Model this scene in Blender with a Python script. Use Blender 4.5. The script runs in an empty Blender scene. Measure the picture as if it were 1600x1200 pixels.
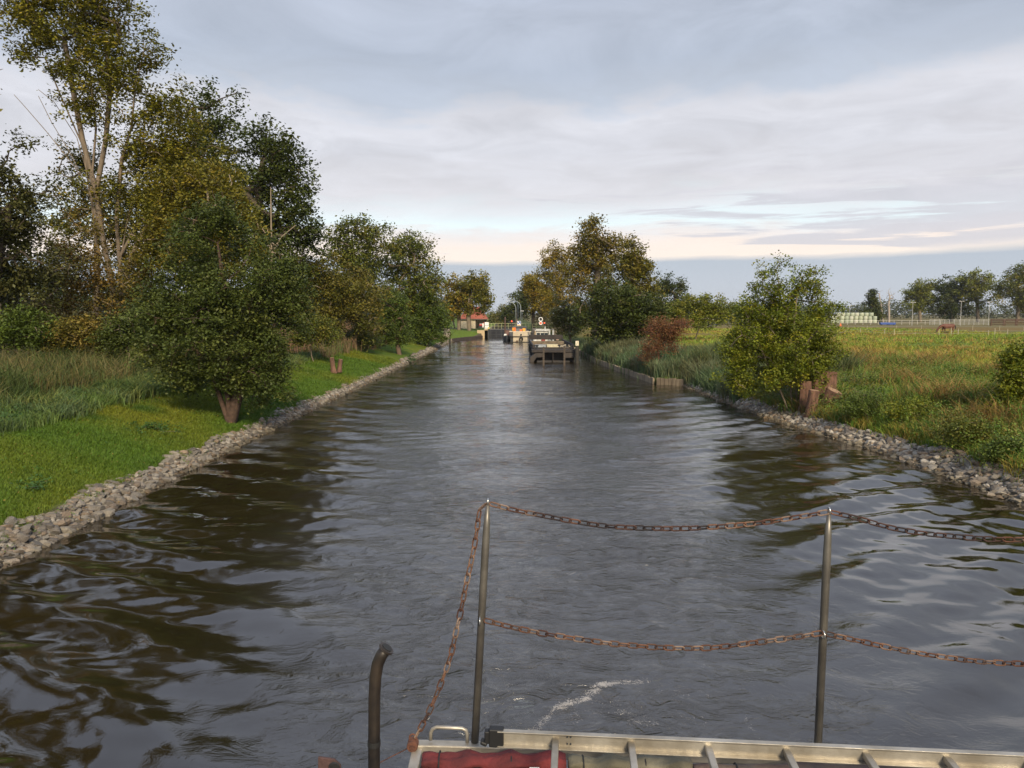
import bpy, bmesh, math, random
import numpy as np
from mathutils import Vector, Matrix
rng = np.random.default_rng(7); random.seed(7)
SC = bpy.context.scene; COL = SC.collection
# ------------------------------------------------------------------ camera
H = 5.0; HZ = 490.0; FPX = 1202.0
TH = math.atan((600-HZ)/FPX)
cam = bpy.data.cameras.new('camera'); camo = bpy.data.objects.new('camera', cam); COL.objects.link(camo)
cam.sensor_width = 36; cam.lens = FPX/1600*36; cam.clip_end = 8000; cam.clip_start = .05
camo.location = (0, 0, H); camo.rotation_euler = (math.pi/2-TH, 0, 0)
SC.camera = camo
SC.view_settings.view_transform = 'Standard'; SC.view_settings.look = 'None'
SC.view_settings.gamma = 1; SC.view_settings.exposure = 0.42
# ------------------------------------------------------------------ world
SUN_EL, SUN_AZ = math.radians(33), math.radians(166)      # azimuth clockwise from +Y
def lin(r, g, b): return tuple(((c/255+.055)/1.055)**2.4 if c > 10 else c/255/12.92 for c in (r, g, b))
def lin4(r, g, b): return (*lin(r, g, b), 1)
W = bpy.data.worlds.new('World'); SC.world = W; W.use_nodes = True
nt = W.node_tree; nt.nodes.clear()
def N(nt, t, **k):
    n = nt.nodes.new(t)
    for a, b in k.items():
        if a.startswith('i_'):
            key = a[2:]; key = int(key) if key.isdigit() else key.replace('_', ' ')
            n.inputs[key].default_value = b
        else: setattr(n, a, b)
    return n
def M2(nt, op, a, b=None, c=None):
    n = nt.nodes.new('ShaderNodeMath'); n.operation = op
    for i, v in enumerate((a, b, c)):
        if v is None: continue
        if hasattr(v, 'links'): nt.links.new(v, n.inputs[i])
        else: n.inputs[i].default_value = v
    return n.outputs[0]
L = nt.links.new
sky = N(nt, 'ShaderNodeTexSky', sky_type='NISHITA', sun_disc=False, sun_elevation=SUN_EL, sun_rotation=SUN_AZ)
tc = N(nt, 'ShaderNodeTexCoord'); sep = N(nt, 'ShaderNodeSeparateXYZ'); L(tc.outputs['Generated'], sep.inputs[0])
X, Y, Z = sep.outputs
zc = M2(nt, 'MAXIMUM', Z, 0.0); zd = M2(nt, 'ADD', zc, .05)
comb = N(nt, 'ShaderNodeCombineXYZ'); L(M2(nt, 'DIVIDE', X, zd), comb.inputs[0]); L(M2(nt, 'DIVIDE', Y, zd), comb.inputs[1])
n1 = N(nt, 'ShaderNodeTexNoise', i_Scale=.55, i_Detail=6.0, i_Roughness=.55, i_Distortion=.3); L(comb.outputs[0], n1.inputs['Vector'])
n2 = N(nt, 'ShaderNodeTexNoise', i_Scale=1.7, i_Detail=9.0, i_Roughness=.62, i_Distortion=.7); L(comb.outputs[0], n2.inputs['Vector'])
cs = N(nt, 'ShaderNodeCombineXYZ'); L(M2(nt, 'MULTIPLY', X, 3.0), cs.inputs[0]); L(M2(nt, 'MULTIPLY', Z, 42.0), cs.inputs[2]); L(Y, cs.inputs[1])
n3 = N(nt, 'ShaderNodeTexNoise', i_Scale=2.0, i_Detail=8.0, i_Roughness=.62, i_Distortion=.5); L(cs.outputs[0], n3.inputs['Vector'])
n4 = N(nt, 'ShaderNodeTexNoise', i_Scale=5.0, i_Detail=3.0, i_Roughness=.5); L(tc.outputs['Generated'], n4.inputs['Vector'])
# height in the sky, disturbed by the noises (not for the lowest bank of cloud)
amt = N(nt, 'ShaderNodeMapRange', i_1=.07, i_2=.2, i_3=.004, i_4=.10); L(zc, amt.inputs[0])
dis = M2(nt, 'ADD', M2(nt, 'MULTIPLY', M2(nt, 'SUBTRACT', n1.outputs['Fac'], .5), 1.3), M2(nt, 'MULTIPLY', M2(nt, 'SUBTRACT', n2.outputs['Fac'], .5), 1.0))
z1 = M2(nt, 'ADD', zc, M2(nt, 'MULTIPLY', dis, amt.outputs[0]))
z1 = M2(nt, 'ADD', z1, M2(nt, 'MULTIPLY', X, -.006))
z1 = M2(nt, 'ADD', z1, M2(nt, 'MULTIPLY', M2(nt, 'SUBTRACT', n4.outputs['Fac'], .5), .012))
ramp = N(nt, 'ShaderNodeValToRGB'); L(z1, ramp.inputs[0])
stops = [(0, (184, 190, 200)), (.04, (178, 185, 197)), (.0655, (172, 180, 192)), (.0675, (240, 226, 214)), (.086, (238, 223, 213)),
         (.102, (226, 221, 220)), (.112, (222, 235, 238)), (.130, (216, 220, 224)), (.150, (208, 206, 210)), (.20, (203, 203, 209)), (.240, (206, 206, 212)),
         (.262, (181, 188, 200)), (.30, (172, 180, 194)), (.36, (176, 183, 197)), (.5, (174, 184, 204)), (.9, (170, 184, 210))]
cr = ramp.color_ramp
while len(cr.elements) < len(stops): cr.elements.new(.5)
for e, (p, c) in zip(cr.elements, stops): e.position = p; e.color = lin4(*c)
# streaks crossing the bright gap
gap = N(nt, 'ShaderNodeMapRange', interpolation_type='SMOOTHSTEP', i_1=.066, i_2=.075, i_3=0.0, i_4=1.0); L(z1, gap.inputs[0])
gap2 = N(nt, 'ShaderNodeMapRange', interpolation_type='SMOOTHSTEP', i_1=.13, i_2=.19, i_3=1.0, i_4=0.0); L(z1, gap2.inputs[0])
xm = N(nt, 'ShaderNodeMapRange', i_1=-.12, i_2=.5, i_3=.30, i_4=.58); L(X, xm.inputs[0])
st = N(nt, 'ShaderNodeMapRange', interpolation_type='SMOOTHSTEP', i_1=-.03, i_2=.09, i_3=0.0, i_4=.85)
L(M2(nt, 'SUBTRACT', xm.outputs[0], M2(nt, 'MULTIPLY', n3.outputs['Fac'], .95)), st.inputs[0])
sm = M2(nt, 'MULTIPLY', M2(nt, 'MULTIPLY', gap.outputs[0], gap2.outputs[0]), st.outputs[0])
mix1 = N(nt, 'ShaderNodeMix', data_type='RGBA'); L(sm, mix1.inputs[0]); L(ramp.outputs[0], mix1.inputs[6]); mix1.inputs[7].default_value = lin4(198, 196, 203)
# soft broad brightness change of the cloud sheet
br = N(nt, 'ShaderNodeMapRange', i_1=.32, i_2=.68, i_3=.88, i_4=1.10); L(n2.outputs['Fac'], br.inputs[0])
brf = N(nt, 'ShaderNodeMapRange', i_1=.06, i_2=.2, i_3=0.0, i_4=1.0); L(zc, brf.inputs[0])
br2 = M2(nt, 'ADD', 1.0, M2(nt, 'MULTIPLY', M2(nt, 'SUBTRACT', br.outputs[0], 1.0), brf.outputs[0]))
hs = N(nt, 'ShaderNodeHueSaturation'); L(mix1.outputs[2], hs.inputs['Color']); L(br2, hs.inputs['Value'])
bg1 = N(nt, 'ShaderNodeBackground', i_Strength=.10); L(sky.outputs[0], bg1.inputs[0])
bg2 = N(nt, 'ShaderNodeBackground', i_Strength=.93); L(hs.outputs[0], bg2.inputs[0])
ms = N(nt, 'ShaderNodeMixShader', i_0=.93); L(bg1.outputs[0], ms.inputs[1]); L(bg2.outputs[0], ms.inputs[2])
wo = N(nt, 'ShaderNodeOutputWorld'); L(ms.outputs[0], wo.inputs[0])
W.cycles.sampling_method = 'MANUAL'; W.cycles.sample_map_resolution = 512
# ------------------------------------------------------------------ sun
sd = bpy.data.lights.new('sun', 'SUN'); sd.energy = 3.6; sd.angle = math.radians(12); sd.color = (1, .84, .60)
so = bpy.data.objects.new('sun', sd); COL.objects.link(so)
sv = Vector((math.sin(SUN_AZ)*math.cos(SUN_EL), math.cos(SUN_AZ)*math.cos(SUN_EL), math.sin(SUN_EL)))
so.rotation_euler = sv.to_track_quat('Z', 'Y').to_euler(); so.location = (30, -20, 40)
SC.cycles.max_bounces = 8; SC.cycles.diffuse_bounces = 3; SC.cycles.glossy_bounces = 3; SC.cycles.transmission_bounces = 3
SC.cycles.transparent_max_bounces = 4; SC.cycles.use_denoising = True
SC.cycles.sample_clamp_indirect = 4

# ------------------------------------------------------------------ helpers
ct, st_ = math.cos(TH), math.sin(TH)
def ray(px, py):
    u = (px-800)/FPX; v = (600-py)/FPX
    return np.array([u, ct+v*st_, -st_+v*ct])
def PD(px, py, D):                 # point of the ray at world depth Y=D
    d = ray(px, py); t = D/d[1]
    return np.array([d[0]*t, D, H+d[2]*t])
def PZ(px, py, z):                 # point of the ray at height z
    d = ray(px, py); t = (z-H)/d[2]
    return np.array([d[0]*t, d[1]*t, z])
def mat(name, col=(.5, .5, .5), rough=.6, metal=0., var=0., scale=6., col2=None, bump=0., bscale=None, spec=.5, emit=None, attr=False, trans=0., obrand=None, detail=4., stretch=None):
    m = bpy.data.materials.new(name); m.use_nodes = True; t = m.node_tree; b = t.nodes['Principled BSDF']
    b.inputs['Roughness'].default_value = rough; b.inputs['Metallic'].default_value = metal; b.inputs['Specular IOR Level'].default_value = spec
    l = t.links.new
    tcn = N(t, 'ShaderNodeTexCoord')
    vec = tcn.outputs['Object']
    if stretch:
        mp = N(t, 'ShaderNodeMapping'); mp.inputs['Scale'].default_value = stretch; l(vec, mp.inputs[0]); vec = mp.outputs[0]
    if attr:
        a = N(t, 'ShaderNodeAttribute', attribute_name='col'); src = a.outputs['Color']
    elif obrand:
        oi = N(t, 'ShaderNodeObjectInfo'); rr = N(t, 'ShaderNodeValToRGB'); l(oi.outputs['Random'], rr.inputs[0])
        while len(rr.color_ramp.elements) < len(obrand): rr.color_ramp.elements.new(.5)
        for i, (e, c) in enumerate(zip(rr.color_ramp.elements, obrand)): e.position = i/max(1, len(obrand)-1); e.color = (*c, 1)
        src = rr.outputs[0]
    else:
        rgb = N(t, 'ShaderNodeRGB'); rgb.outputs[0].default_value = (*col, 1); src = rgb.outputs[0]
    if col2 is not None or var:
        n = N(t, 'ShaderNodeTexNoise', i_Scale=scale, i_Detail=detail, i_Roughness=.6); l(vec, n.inputs['Vector'])
        mr = N(t, 'ShaderNodeMapRange', i_1=.35, i_2=.65); l(n.outputs['Fac'], mr.inputs[0])
        mx = N(t, 'ShaderNodeMix', data_type='RGBA'); l(mr.outputs[0], mx.inputs[0]); l(src, mx.inputs[6])
        if col2 is not None: mx.inputs[7].default_value = (*col2, 1)
        else:
            h2 = N(t, 'ShaderNodeHueSaturation'); h2.inputs['Value'].default_value = 1-var; l(src, h2.inputs['Color']); l(h2.outputs[0], mx.inputs[7])
        src = mx.outputs[2]
    l(src, b.inputs['Base Color'])
    if bump:
        n = N(t, 'ShaderNodeTexNoise', i_Scale=bscale or scale*3, i_Detail=5., i_Roughness=.6); l(vec, n.inputs['Vector'])
        bp = N(t, 'ShaderNodeBump', i_Strength=bump, i_Distance=.02); l(n.outputs['Fac'], bp.inputs['Height']); l(bp.outputs[0], b.inputs['Normal'])
    if emit:
        b.inputs['Emission Color'].default_value = (*emit[0], 1); b.inputs['Emission Strength'].default_value = emit[1]
    if trans:
        o = t.nodes['Material Output']; tr = N(t, 'ShaderNodeBsdfTranslucent'); l(src, tr.inputs[0])
        mm = N(t, 'ShaderNodeMixShader', i_0=trans); l(b.outputs[0], mm.inputs[1]); l(tr.outputs[0], mm.inputs[2]); l(mm.outputs[0], o.inputs['Surface'])
    return m
def link(name, me, parent=None, loc=None, m=None):
    o = bpy.data.objects.new(name, me); COL.objects.link(o)
    if parent is not None: o.parent = parent
    if loc is not None: o.location = [float(v) for v in loc]
    if m is not None: me.materials.append(m)
    return o
def tag(o, label=None, cat=None, group=None, kind=None):
    if label: o['label'] = label
    if cat: o['category'] = cat
    if group: o['group'] = group
    if kind: o['kind'] = kind
    return o
def thing(name, loc, label, cat, group=None):
    o = bpy.data.objects.new(name, None); COL.objects.link(o); o.location = [float(v) for v in loc]; o.empty_display_size = .1
    return tag(o, label, cat, group)
def npmesh(name, V, quads=None, tris=None, col=None, attrs=None, smooth=False):
    V = np.asarray(V, np.float32).reshape(-1, 3); me = bpy.data.meshes.new(name)
    q = np.zeros((0, 4), np.int32) if quads is None else np.asarray(quads, np.int32); t = np.zeros((0, 3), np.int32) if tris is None else np.asarray(tris, np.int32)
    nf = len(q)+len(t)
    me.vertices.add(len(V)); me.vertices.foreach_set('co', V.ravel())
    me.loops.add(q.size+t.size); me.loops.foreach_set('vertex_index', np.concatenate([q.ravel(), t.ravel()]))
    me.polygons.add(nf)
    me.polygons.foreach_set('loop_start', np.concatenate([np.arange(len(q))*4, q.size+np.arange(len(t))*3]).astype(np.int32))
    if smooth: me.polygons.foreach_set('use_smooth', np.ones(nf, bool))
    me.update(calc_edges=True)
    if not smooth: me.polygons.foreach_set('use_smooth', np.zeros(nf, bool))
    if col is not None:
        c = np.ones((nf, 4), np.float32); c[:, :3] = col
        a = me.attributes.new('col', 'FLOAT_COLOR', 'FACE'); a.data.foreach_set('color', c.ravel())
    for k, v in (attrs or {}).items():
        v = np.asarray(v, np.float32)
        if v.ndim == 2:
            a = me.attributes.new(k, 'FLOAT_COLOR', 'POINT'); a.data.foreach_set('color', np.concatenate([v, np.ones((len(v), 1), np.float32)], 1).ravel())
        else:
            a = me.attributes.new(k, 'FLOAT', 'POINT'); a.data.foreach_set('value', v)
    return me
class MB:                                                   # small hard-surface mesh collector
    def __init__(s): s.v = []; s.f = []
    def add(s, V, F):
        b = len(s.v); s.v += [tuple(float(c) for c in p) for p in V]; s.f += [tuple(b+i for i in f) for f in F]; return s
    def box(s, c, d, rot=None, rz=0, taper=1.):
        d = [x/2 for x in d]; V = []
        R = rot if rot is not None else Matrix.Rotation(rz, 3, 'Z')
        for z in (-1, 1):
            k = taper if z == 1 else 1
            for x, y in ((-1, -1), (1, -1), (1, 1), (-1, 1)):
                V.append(Vector(c)+R@Vector((x*d[0]*k, y*d[1]*k, z*d[2])))
        return s.add(V, [(3, 2, 1, 0), (4, 5, 6, 7), (0, 1, 5, 4), (1, 2, 6, 5), (2, 3, 7, 6), (3, 0, 4, 7)])
    def bar(s, a, b, w, h, up=(0, 0, 1)):                   # box from a to b
        a = Vector([float(x) for x in a]); b = Vector([float(x) for x in b]); d = (b-a); l = d.length; d.normalize(); u = Vector(up); x = d.cross(u).normalized(); u = x.cross(d)
        R = Matrix((x, d, u)).transposed(); return s.box((a+b)/2, (w, l, h), rot=R)
    def tube(s, pts, r, n=10, caps=True, closed=False):
        pts = [Vector([float(x) for x in p]) for p in pts]; m = len(pts); rr = r if hasattr(r, '__len__') else [r]*m
        ref = None; V = []; F = []
        for i, p in enumerate(pts):
            if closed: d = pts[(i+1) % m]-pts[i-1]
            else: d = pts[min(i+1, m-1)]-pts[max(i-1, 0)]
            d.normalize()
            if ref is None: ref = Vector((0, 0, 1)) if abs(d.z) < .9 else Vector((1, 0, 0))
            x = (ref-d*ref.dot(d)).normalized(); ref = x; y = d.cross(x)
            for k in range(n):
                a = 2*math.pi*k/n; V.append(p+(x*math.cos(a)+y*math.sin(a))*rr[i])
        for i in range(m if closed else m-1):
            j = (i+1) % m
            for k in range(n):
                k2 = (k+1) % n; F.append((i*n+k, i*n+k2, j*n+k2, j*n+k))
        if caps and not closed: F.append(tuple(range(n))[::-1]); F.append(tuple((m-1)*n+k for k in range(n)))
        return s.add(V, F)
    def prism(s, poly, y0, y1):                             # polygon in x,z extruded along y
        n = len(poly); V = [(x, y0, z) for x, z in poly]+[(x, y1, z) for x, z in poly]
        F = [tuple(range(n)), tuple(range(2*n-1, n-1, -1))]+[(i, i+n, (i+1) % n+n, (i+1) % n) for i in range(n)]
        return s.add(V, F)
    def disc(s, c, r, t, ax=(0, 1, 0), n=20): 
        c = Vector([float(x) for x in c]); a = Vector(ax).normalized(); return s.tube([c-a*t/2, c+a*t/2], r, n)
    def loft(s, rings):
        n = len(rings[0]); V = [p for r in rings for p in r]; F = []
        for i in range(len(rings)-1):
            for k in range(n): F.append((i*n+k, i*n+(k+1) % n, (i+1)*n+(k+1) % n, (i+1)*n+k))
        F.append(tuple(range(n))[::-1]); F.append(tuple((len(rings)-1)*n+k for k in range(n)))
        return s.add(V, F)
    def build(s, name, m, parent=None, bevel=0., smooth=False, segs=2):
        me = bpy.data.meshes.new(name); me.from_pydata(s.v, [], s.f); me.update()
        b = bmesh.new(); b.from_mesh(me); bmesh.ops.recalc_face_normals(b, faces=b.faces); b.to_mesh(me); b.free()
        if smooth: me.shade_smooth() if hasattr(me, 'shade_smooth') else None
        o = link(name, me, parent, None, m)
        if bevel:
            md = o.modifiers.new('bevel', 'BEVEL'); md.width = bevel; md.segments = segs; md.limit_method = 'ANGLE'; md.angle_limit = math.radians(35)
        return o
# smooth 2-D noise as a sum of sines, good enough for heights and colour patches
_ns = [(rng.uniform(0, 2*math.pi), rng.uniform(0, 2*math.pi), rng.uniform(.6, 1.9)) for _ in range(14)]
def sn(x, y, f=1., o=0.):
    r = 0
    for i, (a, p, k) in enumerate(_ns):
        r = r+np.sin((x*math.cos(a+o)+y*math.sin(a+o))*k*f+p*(1+o)+1.3*np.sin(f*.37*(x*math.sin(a)-y*math.cos(a))+p))
    return r/len(_ns)**.5

# ------------------------------------------------------------------ canal outline (metres)
def xl(y): return np.interp(y, [-100, 10, 15.5, 22, 140, 150, 157, 158, 400], [-10.2, -10.2, -10.2, -10.4, -10.7, -8.0, -5.8, -5.2, -5.2])
def xr(y): return np.interp(y, [-100, 10, 20, 27, 31, 36, 44, 54, 54.6, 62.5, 78, 100, 140, 157, 400], [13.6, 13.6, 13.5, 13.5, 13.0, 12.4, 12.1, 12.0, 10.15, 9.6, 8.6, 8.6, 8.0, 4.6, 4.2])
def wl(y): return np.interp(y, [0, 15, 22, 60, 130], [.85, .68, .48, .6, .7])
def rl(y): return np.interp(y, [0, 15, 22, 130], [.42, .40, .30, .30])
def wr(y): return np.interp(y, [0, 20, 27, 36, 53, 54.6, 60], [1.15, 1.0, .62, .65, .6, .08, .08])
def rr_(y): return np.interp(y, [0, 20, 27, 53, 54.6], [.6, .6, .38, .38, .42])
def hgt(x, y):
    x = np.asarray(x, float); y = np.asarray(y, float)
    dl = xl(y)-x; dr = x-xr(y); w, r = wl(y), rl(y); v, q = wr(y), rr_(y)
    lock = np.clip((y-152)/6, 0, 1)
    w = w*(1-lock)+.1*lock; r = r*(1-lock)+1.2*lock
    hl = np.where(dl < w, dl/w*r, np.where(dl < w+4.5, r+(dl-w)/4.5*(1.35-r), 1.35+np.clip((dl-w-4.5)/5, 0, 1)*.35))
    hr = np.where(dr < v, dr/v*q, np.where(dr < v+3.5, q+(dr-v)/3.5*(1.15-q), 1.15+np.clip((dr-v-3.5)/7, 0, 1)*.35))
    hl = hl+.05*sn(x, y, 1.1)*np.clip((dl-w)/2, 0, 1); hr = hr+.06*sn(x, y, .9)*np.clip((dr-v)/2, 0, 1)
    bed = -np.clip(np.minimum(-dl, -dr)*.7, 0, 2.0)
    return np.where(dl > 0, hl, np.where(dr > 0, hr, bed))
LAWN = [(.080, .143, .015), (.15, .17, .016), (.05, .10, .013)]
def mixc(a, b, t): return np.asarray(a)*(1-t)[..., None]+np.asarray(b)*t[..., None]
def lawncol(x, y):
    t = np.clip(.35+.6*sn(x, y, .45), 0, 1); c = mixc(LAWN[0], LAWN[1], t); u = np.clip(-.2+.6*sn(x, y, 1.5, .7), 0, 1)
    return mixc(c, np.array(LAWN[2]), u)
def fieldcol(x, y):
    a = np.clip(.5+.5*sn(x*.5, y, .22, .3), 0, 1); c = mixc((.28, .21, .035), (.20, .22, .026), a)
    b = np.clip(.1+.6*sn(x*.4, y, .35, 1.1), 0, 1); c = mixc(c, np.array((.085, .15, .02)), b)
    g = np.exp(-((y-96)/16)**2)*.7; c = mixc(c, np.array((.11, .20, .025)), g)
    br = 1/(1+np.exp(-(y-125)/6)); c = mixc(c, np.array((.19, .12, .045)), br*.85)
    gg = np.exp(-((y-150)/10)**2)*.5; c = mixc(c, np.array((.13, .16, .03)), gg)
    far = np.clip((y-175)/40, 0, 1); return mixc(c, np.array((.17, .145, .06)), far)
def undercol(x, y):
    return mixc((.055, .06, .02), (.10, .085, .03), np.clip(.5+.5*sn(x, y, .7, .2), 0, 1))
# ------------------------------------------------------------------ ground sheet
ys = [-120, -60, -30, -12, 0]
while ys[-1] < 210: ys.append(ys[-1]+max(.5, ys[-1]*.012))
while ys[-1] < 3500: ys.append(ys[-1]*1.12)
ys = np.array(sorted(set(ys+[54, 54.6, 157, 158])))
off = np.array([3000, 1500, 800, 400, 250, 170, 120, 90, 70, 55, 44, 36, 30, 25, 21, 18, 15.5, 13.5, 12, 10.5, 9.2, 8, 7, 6.2, 5.6, 5.1, 4.6, 4, 3.4, 2.8, 2.3, 1.8, 1.4, 1.1, .8, .55, .3, .1, 0])
rows = []
for y in ys:
    a, b = float(xl(y)), float(xr(y)); mid = np.linspace(a, b, 13)[1:-1]
    rows.append(np.concatenate([a-off, mid, b+off[::-1]]))
GX = np.array(rows); GY = np.repeat(ys[:, None], GX.shape[1], 1); GZ = hgt(GX, GY)
GZ[:, 38] = -.02; GZ[:, -39] = -.02
nr, nc = GX.shape; idx = np.arange(nr*nc).reshape(nr, nc)
Q = np.stack([idx[:-1, :-1], idx[:-1, 1:], idx[1:, 1:], idx[1:, :-1]], -1).reshape(-1, 4)
dl = xl(GY)-GX; dr = GX-xr(GY)
cl = lawncol(GX, GY); cf = fieldcol(GX, GY); cu = undercol(GX, GY)
mud = np.array((.10, .085, .06)); C = np.zeros(GX.shape+(3,)); C[:] = (.03, .025, .015)
lw = (dl > 0)
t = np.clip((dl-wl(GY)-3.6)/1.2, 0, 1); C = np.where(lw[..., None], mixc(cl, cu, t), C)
far_l = np.clip((GY-140)/5, 0, 1)*lw; C = np.where((far_l > 0)[..., None], mixc((.12, .18, .025), (.12, .18, .025), far_l), C)
C = np.where((lw & (dl < wl(GY)))[..., None], mud, C)
rw = (dr > 0); t = np.clip((dr-2.5)/3, 0, 1); C = np.where(rw[..., None], mixc(np.array((.07, .095, .02)), cf, t), C)
C = np.where((rw & (dr < wr(GY)))[..., None], mud, C)
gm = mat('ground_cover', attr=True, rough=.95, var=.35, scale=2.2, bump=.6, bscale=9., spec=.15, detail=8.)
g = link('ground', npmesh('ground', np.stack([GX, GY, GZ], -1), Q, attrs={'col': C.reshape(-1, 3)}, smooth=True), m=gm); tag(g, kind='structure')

# ------------------------------------------------------------------ water
wy = [2.0]
while wy[-1] < 185: wy.append(wy[-1]+max(.045, wy[-1]*.0042))
wy = np.array(wy); wx = np.linspace(-16, 19, 440)
WX, WY = np.meshgrid(wx, wy)
LB, RB = xl(WY), xr(WY)
cx = .6+.0*WY; hw = np.interp(WY, [2, 8, 11, 16, 25, 45, 90, 150], [2.6, 3.3, 4.2, 5.2, 6.0, 7.0, 7.5, 7.5])
edge = (np.abs(WX-cx)+.35*sn(WX, WY, 1.1))/hw
wash = 1/(1+np.exp((edge-1)*9)); wash_near = wash*np.clip((60-WY)/45, 0, 1)
def wave(x, y, lam, ang, ph=0): k = 2*math.pi/lam; return np.sin(k*(x*math.cos(ang)+y*math.sin(ang))+ph)
r2b = np.random.default_rng(11)
jx = WX+.28*sn(WX, WY, .35, .9); jy = WY+.26*sn(WX, WY, .32, .4)
near = np.interp(WY, [2, 18, 30, 60, 100], [1, 1, .62, .22, .08])
left = 1/(1+np.exp((WX+2.6+.12*(WY-10))*1.6)); right = 1/(1+np.exp(-(WX-4.6-.05*(WY-10))*1.5))
hL = (wave(jx, jy, 1.75, math.radians(62))*.85+wave(jx, jy, 2.6, math.radians(72), 1.)*.35+wave(jx, jy, 1.1, math.radians(100), 2.)*.10+wave(jx, jy, 2.6, math.radians(165), 2.)*.22)
hR = (wave(jx, jy, 1.55, math.radians(125))*.85+wave(jx, jy, 2.5, math.radians(112), .5)*.32+wave(jx, jy, 1.0, math.radians(80), 2.)*.10+wave(jx, jy, 2.6, math.radians(20), 2.)*.2)
cs_ = 0
for i in range(16):
    lam = r2b.uniform(.32, 1.0); cs_ = cs_+wave(jx+.15*sn(WX, WY, 1.2, i), jy, lam, math.radians(r2b.uniform(0, 180)), r2b.uniform(0, 6))*lam
Z = near*(.0115*cs_/4*(left+right))+near*(.052*hL*left+.046*hR*right)
ch = 0
r2 = np.random.default_rng(3)
for i in range(26):
    lam = r2.uniform(.28, 1.1); ch = ch+wave(WX+.12*sn(WX, WY, 1.7, i), WY+.1*sn(WX, WY, 1.3, i*.7), lam, math.radians(r2.normal(90, 42)), r2.uniform(0, 6))*lam**1.1
ch = ch/26**.5
lim = np.interp(WY, [2, 18, 30, 60, 120], [1, .85, .5, .2, .05])
Z = Z+ch*.024*lim*(.05+.94*wash*(.65+.35*np.clip(sn(WX, WY, .8, 2.2), -1, 1)))
c2_ = 0
for i in range(18):
    lam = r2.uniform(1.2, 4.2); c2_ = c2_+wave(WX+.3*sn(WX, WY, .6, i), WY+.5*sn(WX, WY, .35, i*.7), lam, math.radians(r2.normal(90, 22)), r2.uniform(0, 6))*lam
Z = Z+c2_/18**.5*np.interp(WY, [2, 18, 35, 120], [.0, .002, .0065, .006])*(1+.5*sn(WX, WY, .25, 1.))
# broader wash boils and the edge wavelets
Z = Z+.012*wash_near*sn(WX, WY, 1.4, 3.1)
sh = np.clip(np.minimum(WX-LB, RB-WX)/.7, .15, 1); Z = Z*sh
# foam along the propeller wash arcs
def polyd(pts):
    d = np.full(WX.shape, 9.)
    for (a, b) in zip(pts[:-1], pts[1:]):
        a = np.array(a[:2]); b = np.array(b[:2]); ab = b-a; t = np.clip(((WX-a[0])*ab[0]+(WY-a[1])*ab[1])/(ab@ab), 0, 1)
        d = np.minimum(d, np.hypot(WX-a[0]-t*ab[0], WY-a[1]-t*ab[1]))
    return d
arcs = [([(830, 1145), (850, 1125), (880, 1103), (915, 1092), (935, 1072), (975, 1066), (1010, 1062)], .09, .92), ([(900, 1120), (960, 1100), (1010, 1130)], .3, .62), ([(1100, 1040), (1180, 1030), (1240, 1060)], .2, .5), ([(1085, 1075), (1130, 1100), (1165, 1122), (1185, 1150)], .05, .62),
        ([(1000, 1090), (1050, 1110), (1100, 1130)], .25, .55), ([(860, 1000), (900, 1010), (940, 1040)], .12, .35), ([(800, 960), (860, 968), (960, 985)], .06, .28), ([(980, 1110), (1010, 1140), (1060, 1150)], .2, .5)]
foam = np.zeros(WX.shape)
for pts, w, s in arcs:
    P = [PZ(a, b, 0) for a, b in pts]; foam = np.maximum(foam, s*np.exp(-(polyd(P)/(w*1.5))**2))
foam = np.maximum(foam, .42*wash_near*np.clip((22-WY)/12, 0, 1))
nr, nc = WX.shape; idx = np.arange(nr*nc).reshape(nr, nc)
Q = np.stack([idx[:-1, :-1], idx[:-1, 1:], idx[1:, 1:], idx[1:, :-1]], -1).reshape(-1, 4)
V = np.stack([WX, WY, Z], -1).reshape(-1, 3)
calm = 1-np.interp(WY, [2, 16, 30, 50, 80, 150], [1, .95, .75, .5, .38, .3])*(1-np.clip(left+right, 0, 1)*np.interp(WY, [2, 22, 45, 70], [1, 1, .5, .3]))
# skirt of flat water behind the camera
b0 = len(V); V = np.concatenate([V, [[-16, -60, 0], [19, -60, 0]]]); 
far_v = idx[0, :]; trisk = [[b0, b0+1, int(far_v[-1])]]+[[b0, int(far_v[i+1]), int(far_v[i])] for i in range(nc-1)]
ext = lambda a: np.concatenate([a.ravel(), [0, 0]])
wm = bpy.data.materials.new('canal_water'); wm.use_nodes = True; t = wm.node_tree; b = t.nodes['Principled BSDF']; l = t.links.new
aw = N(t, 'ShaderNodeAttribute', attribute_name='wash'); af = N(t, 'ShaderNodeAttribute', attribute_name='foam'); ac = N(t, 'ShaderNodeAttribute', attribute_name='calm')
tcn = N(t, 'ShaderNodeTexCoord'); O = tcn.outputs['Object']
mp = N(t, 'ShaderNodeMapping'); mp.inputs['Scale'].default_value = (.75, 1.15, 1); l(O, mp.inputs[0])
na = N(t, 'ShaderNodeTexNoise', i_Scale=2.3, i_Detail=6., i_Roughness=.55, i_Distortion=1.6); l(mp.outputs[0], na.inputs['Vector'])
nb = N(t, 'ShaderNodeTexNoise', i_Scale=9., i_Detail=4., i_Roughness=.6, i_Distortion=.6); l(mp.outputs[0], nb.inputs['Vector'])
ncn = N(t, 'ShaderNodeTexNoise', i_Scale=.16, i_Detail=3., i_Roughness=.55); l(mp.outputs[0], ncn.inputs['Vector'])
rough_amt = M2(t, 'SUBTRACT', 1.0, M2(t, 'MULTIPLY', ac.outputs['Fac'], .97))
patch = N(t, 'ShaderNodeMapRange', i_1=.38, i_2=.6, i_3=.45, i_4=1.2); l(ncn.outputs['Fac'], patch.inputs[0])
rdg = M2(t, 'ABSOLUTE', M2(t, 'SUBTRACT', na.outputs['Fac'], .5))
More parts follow.
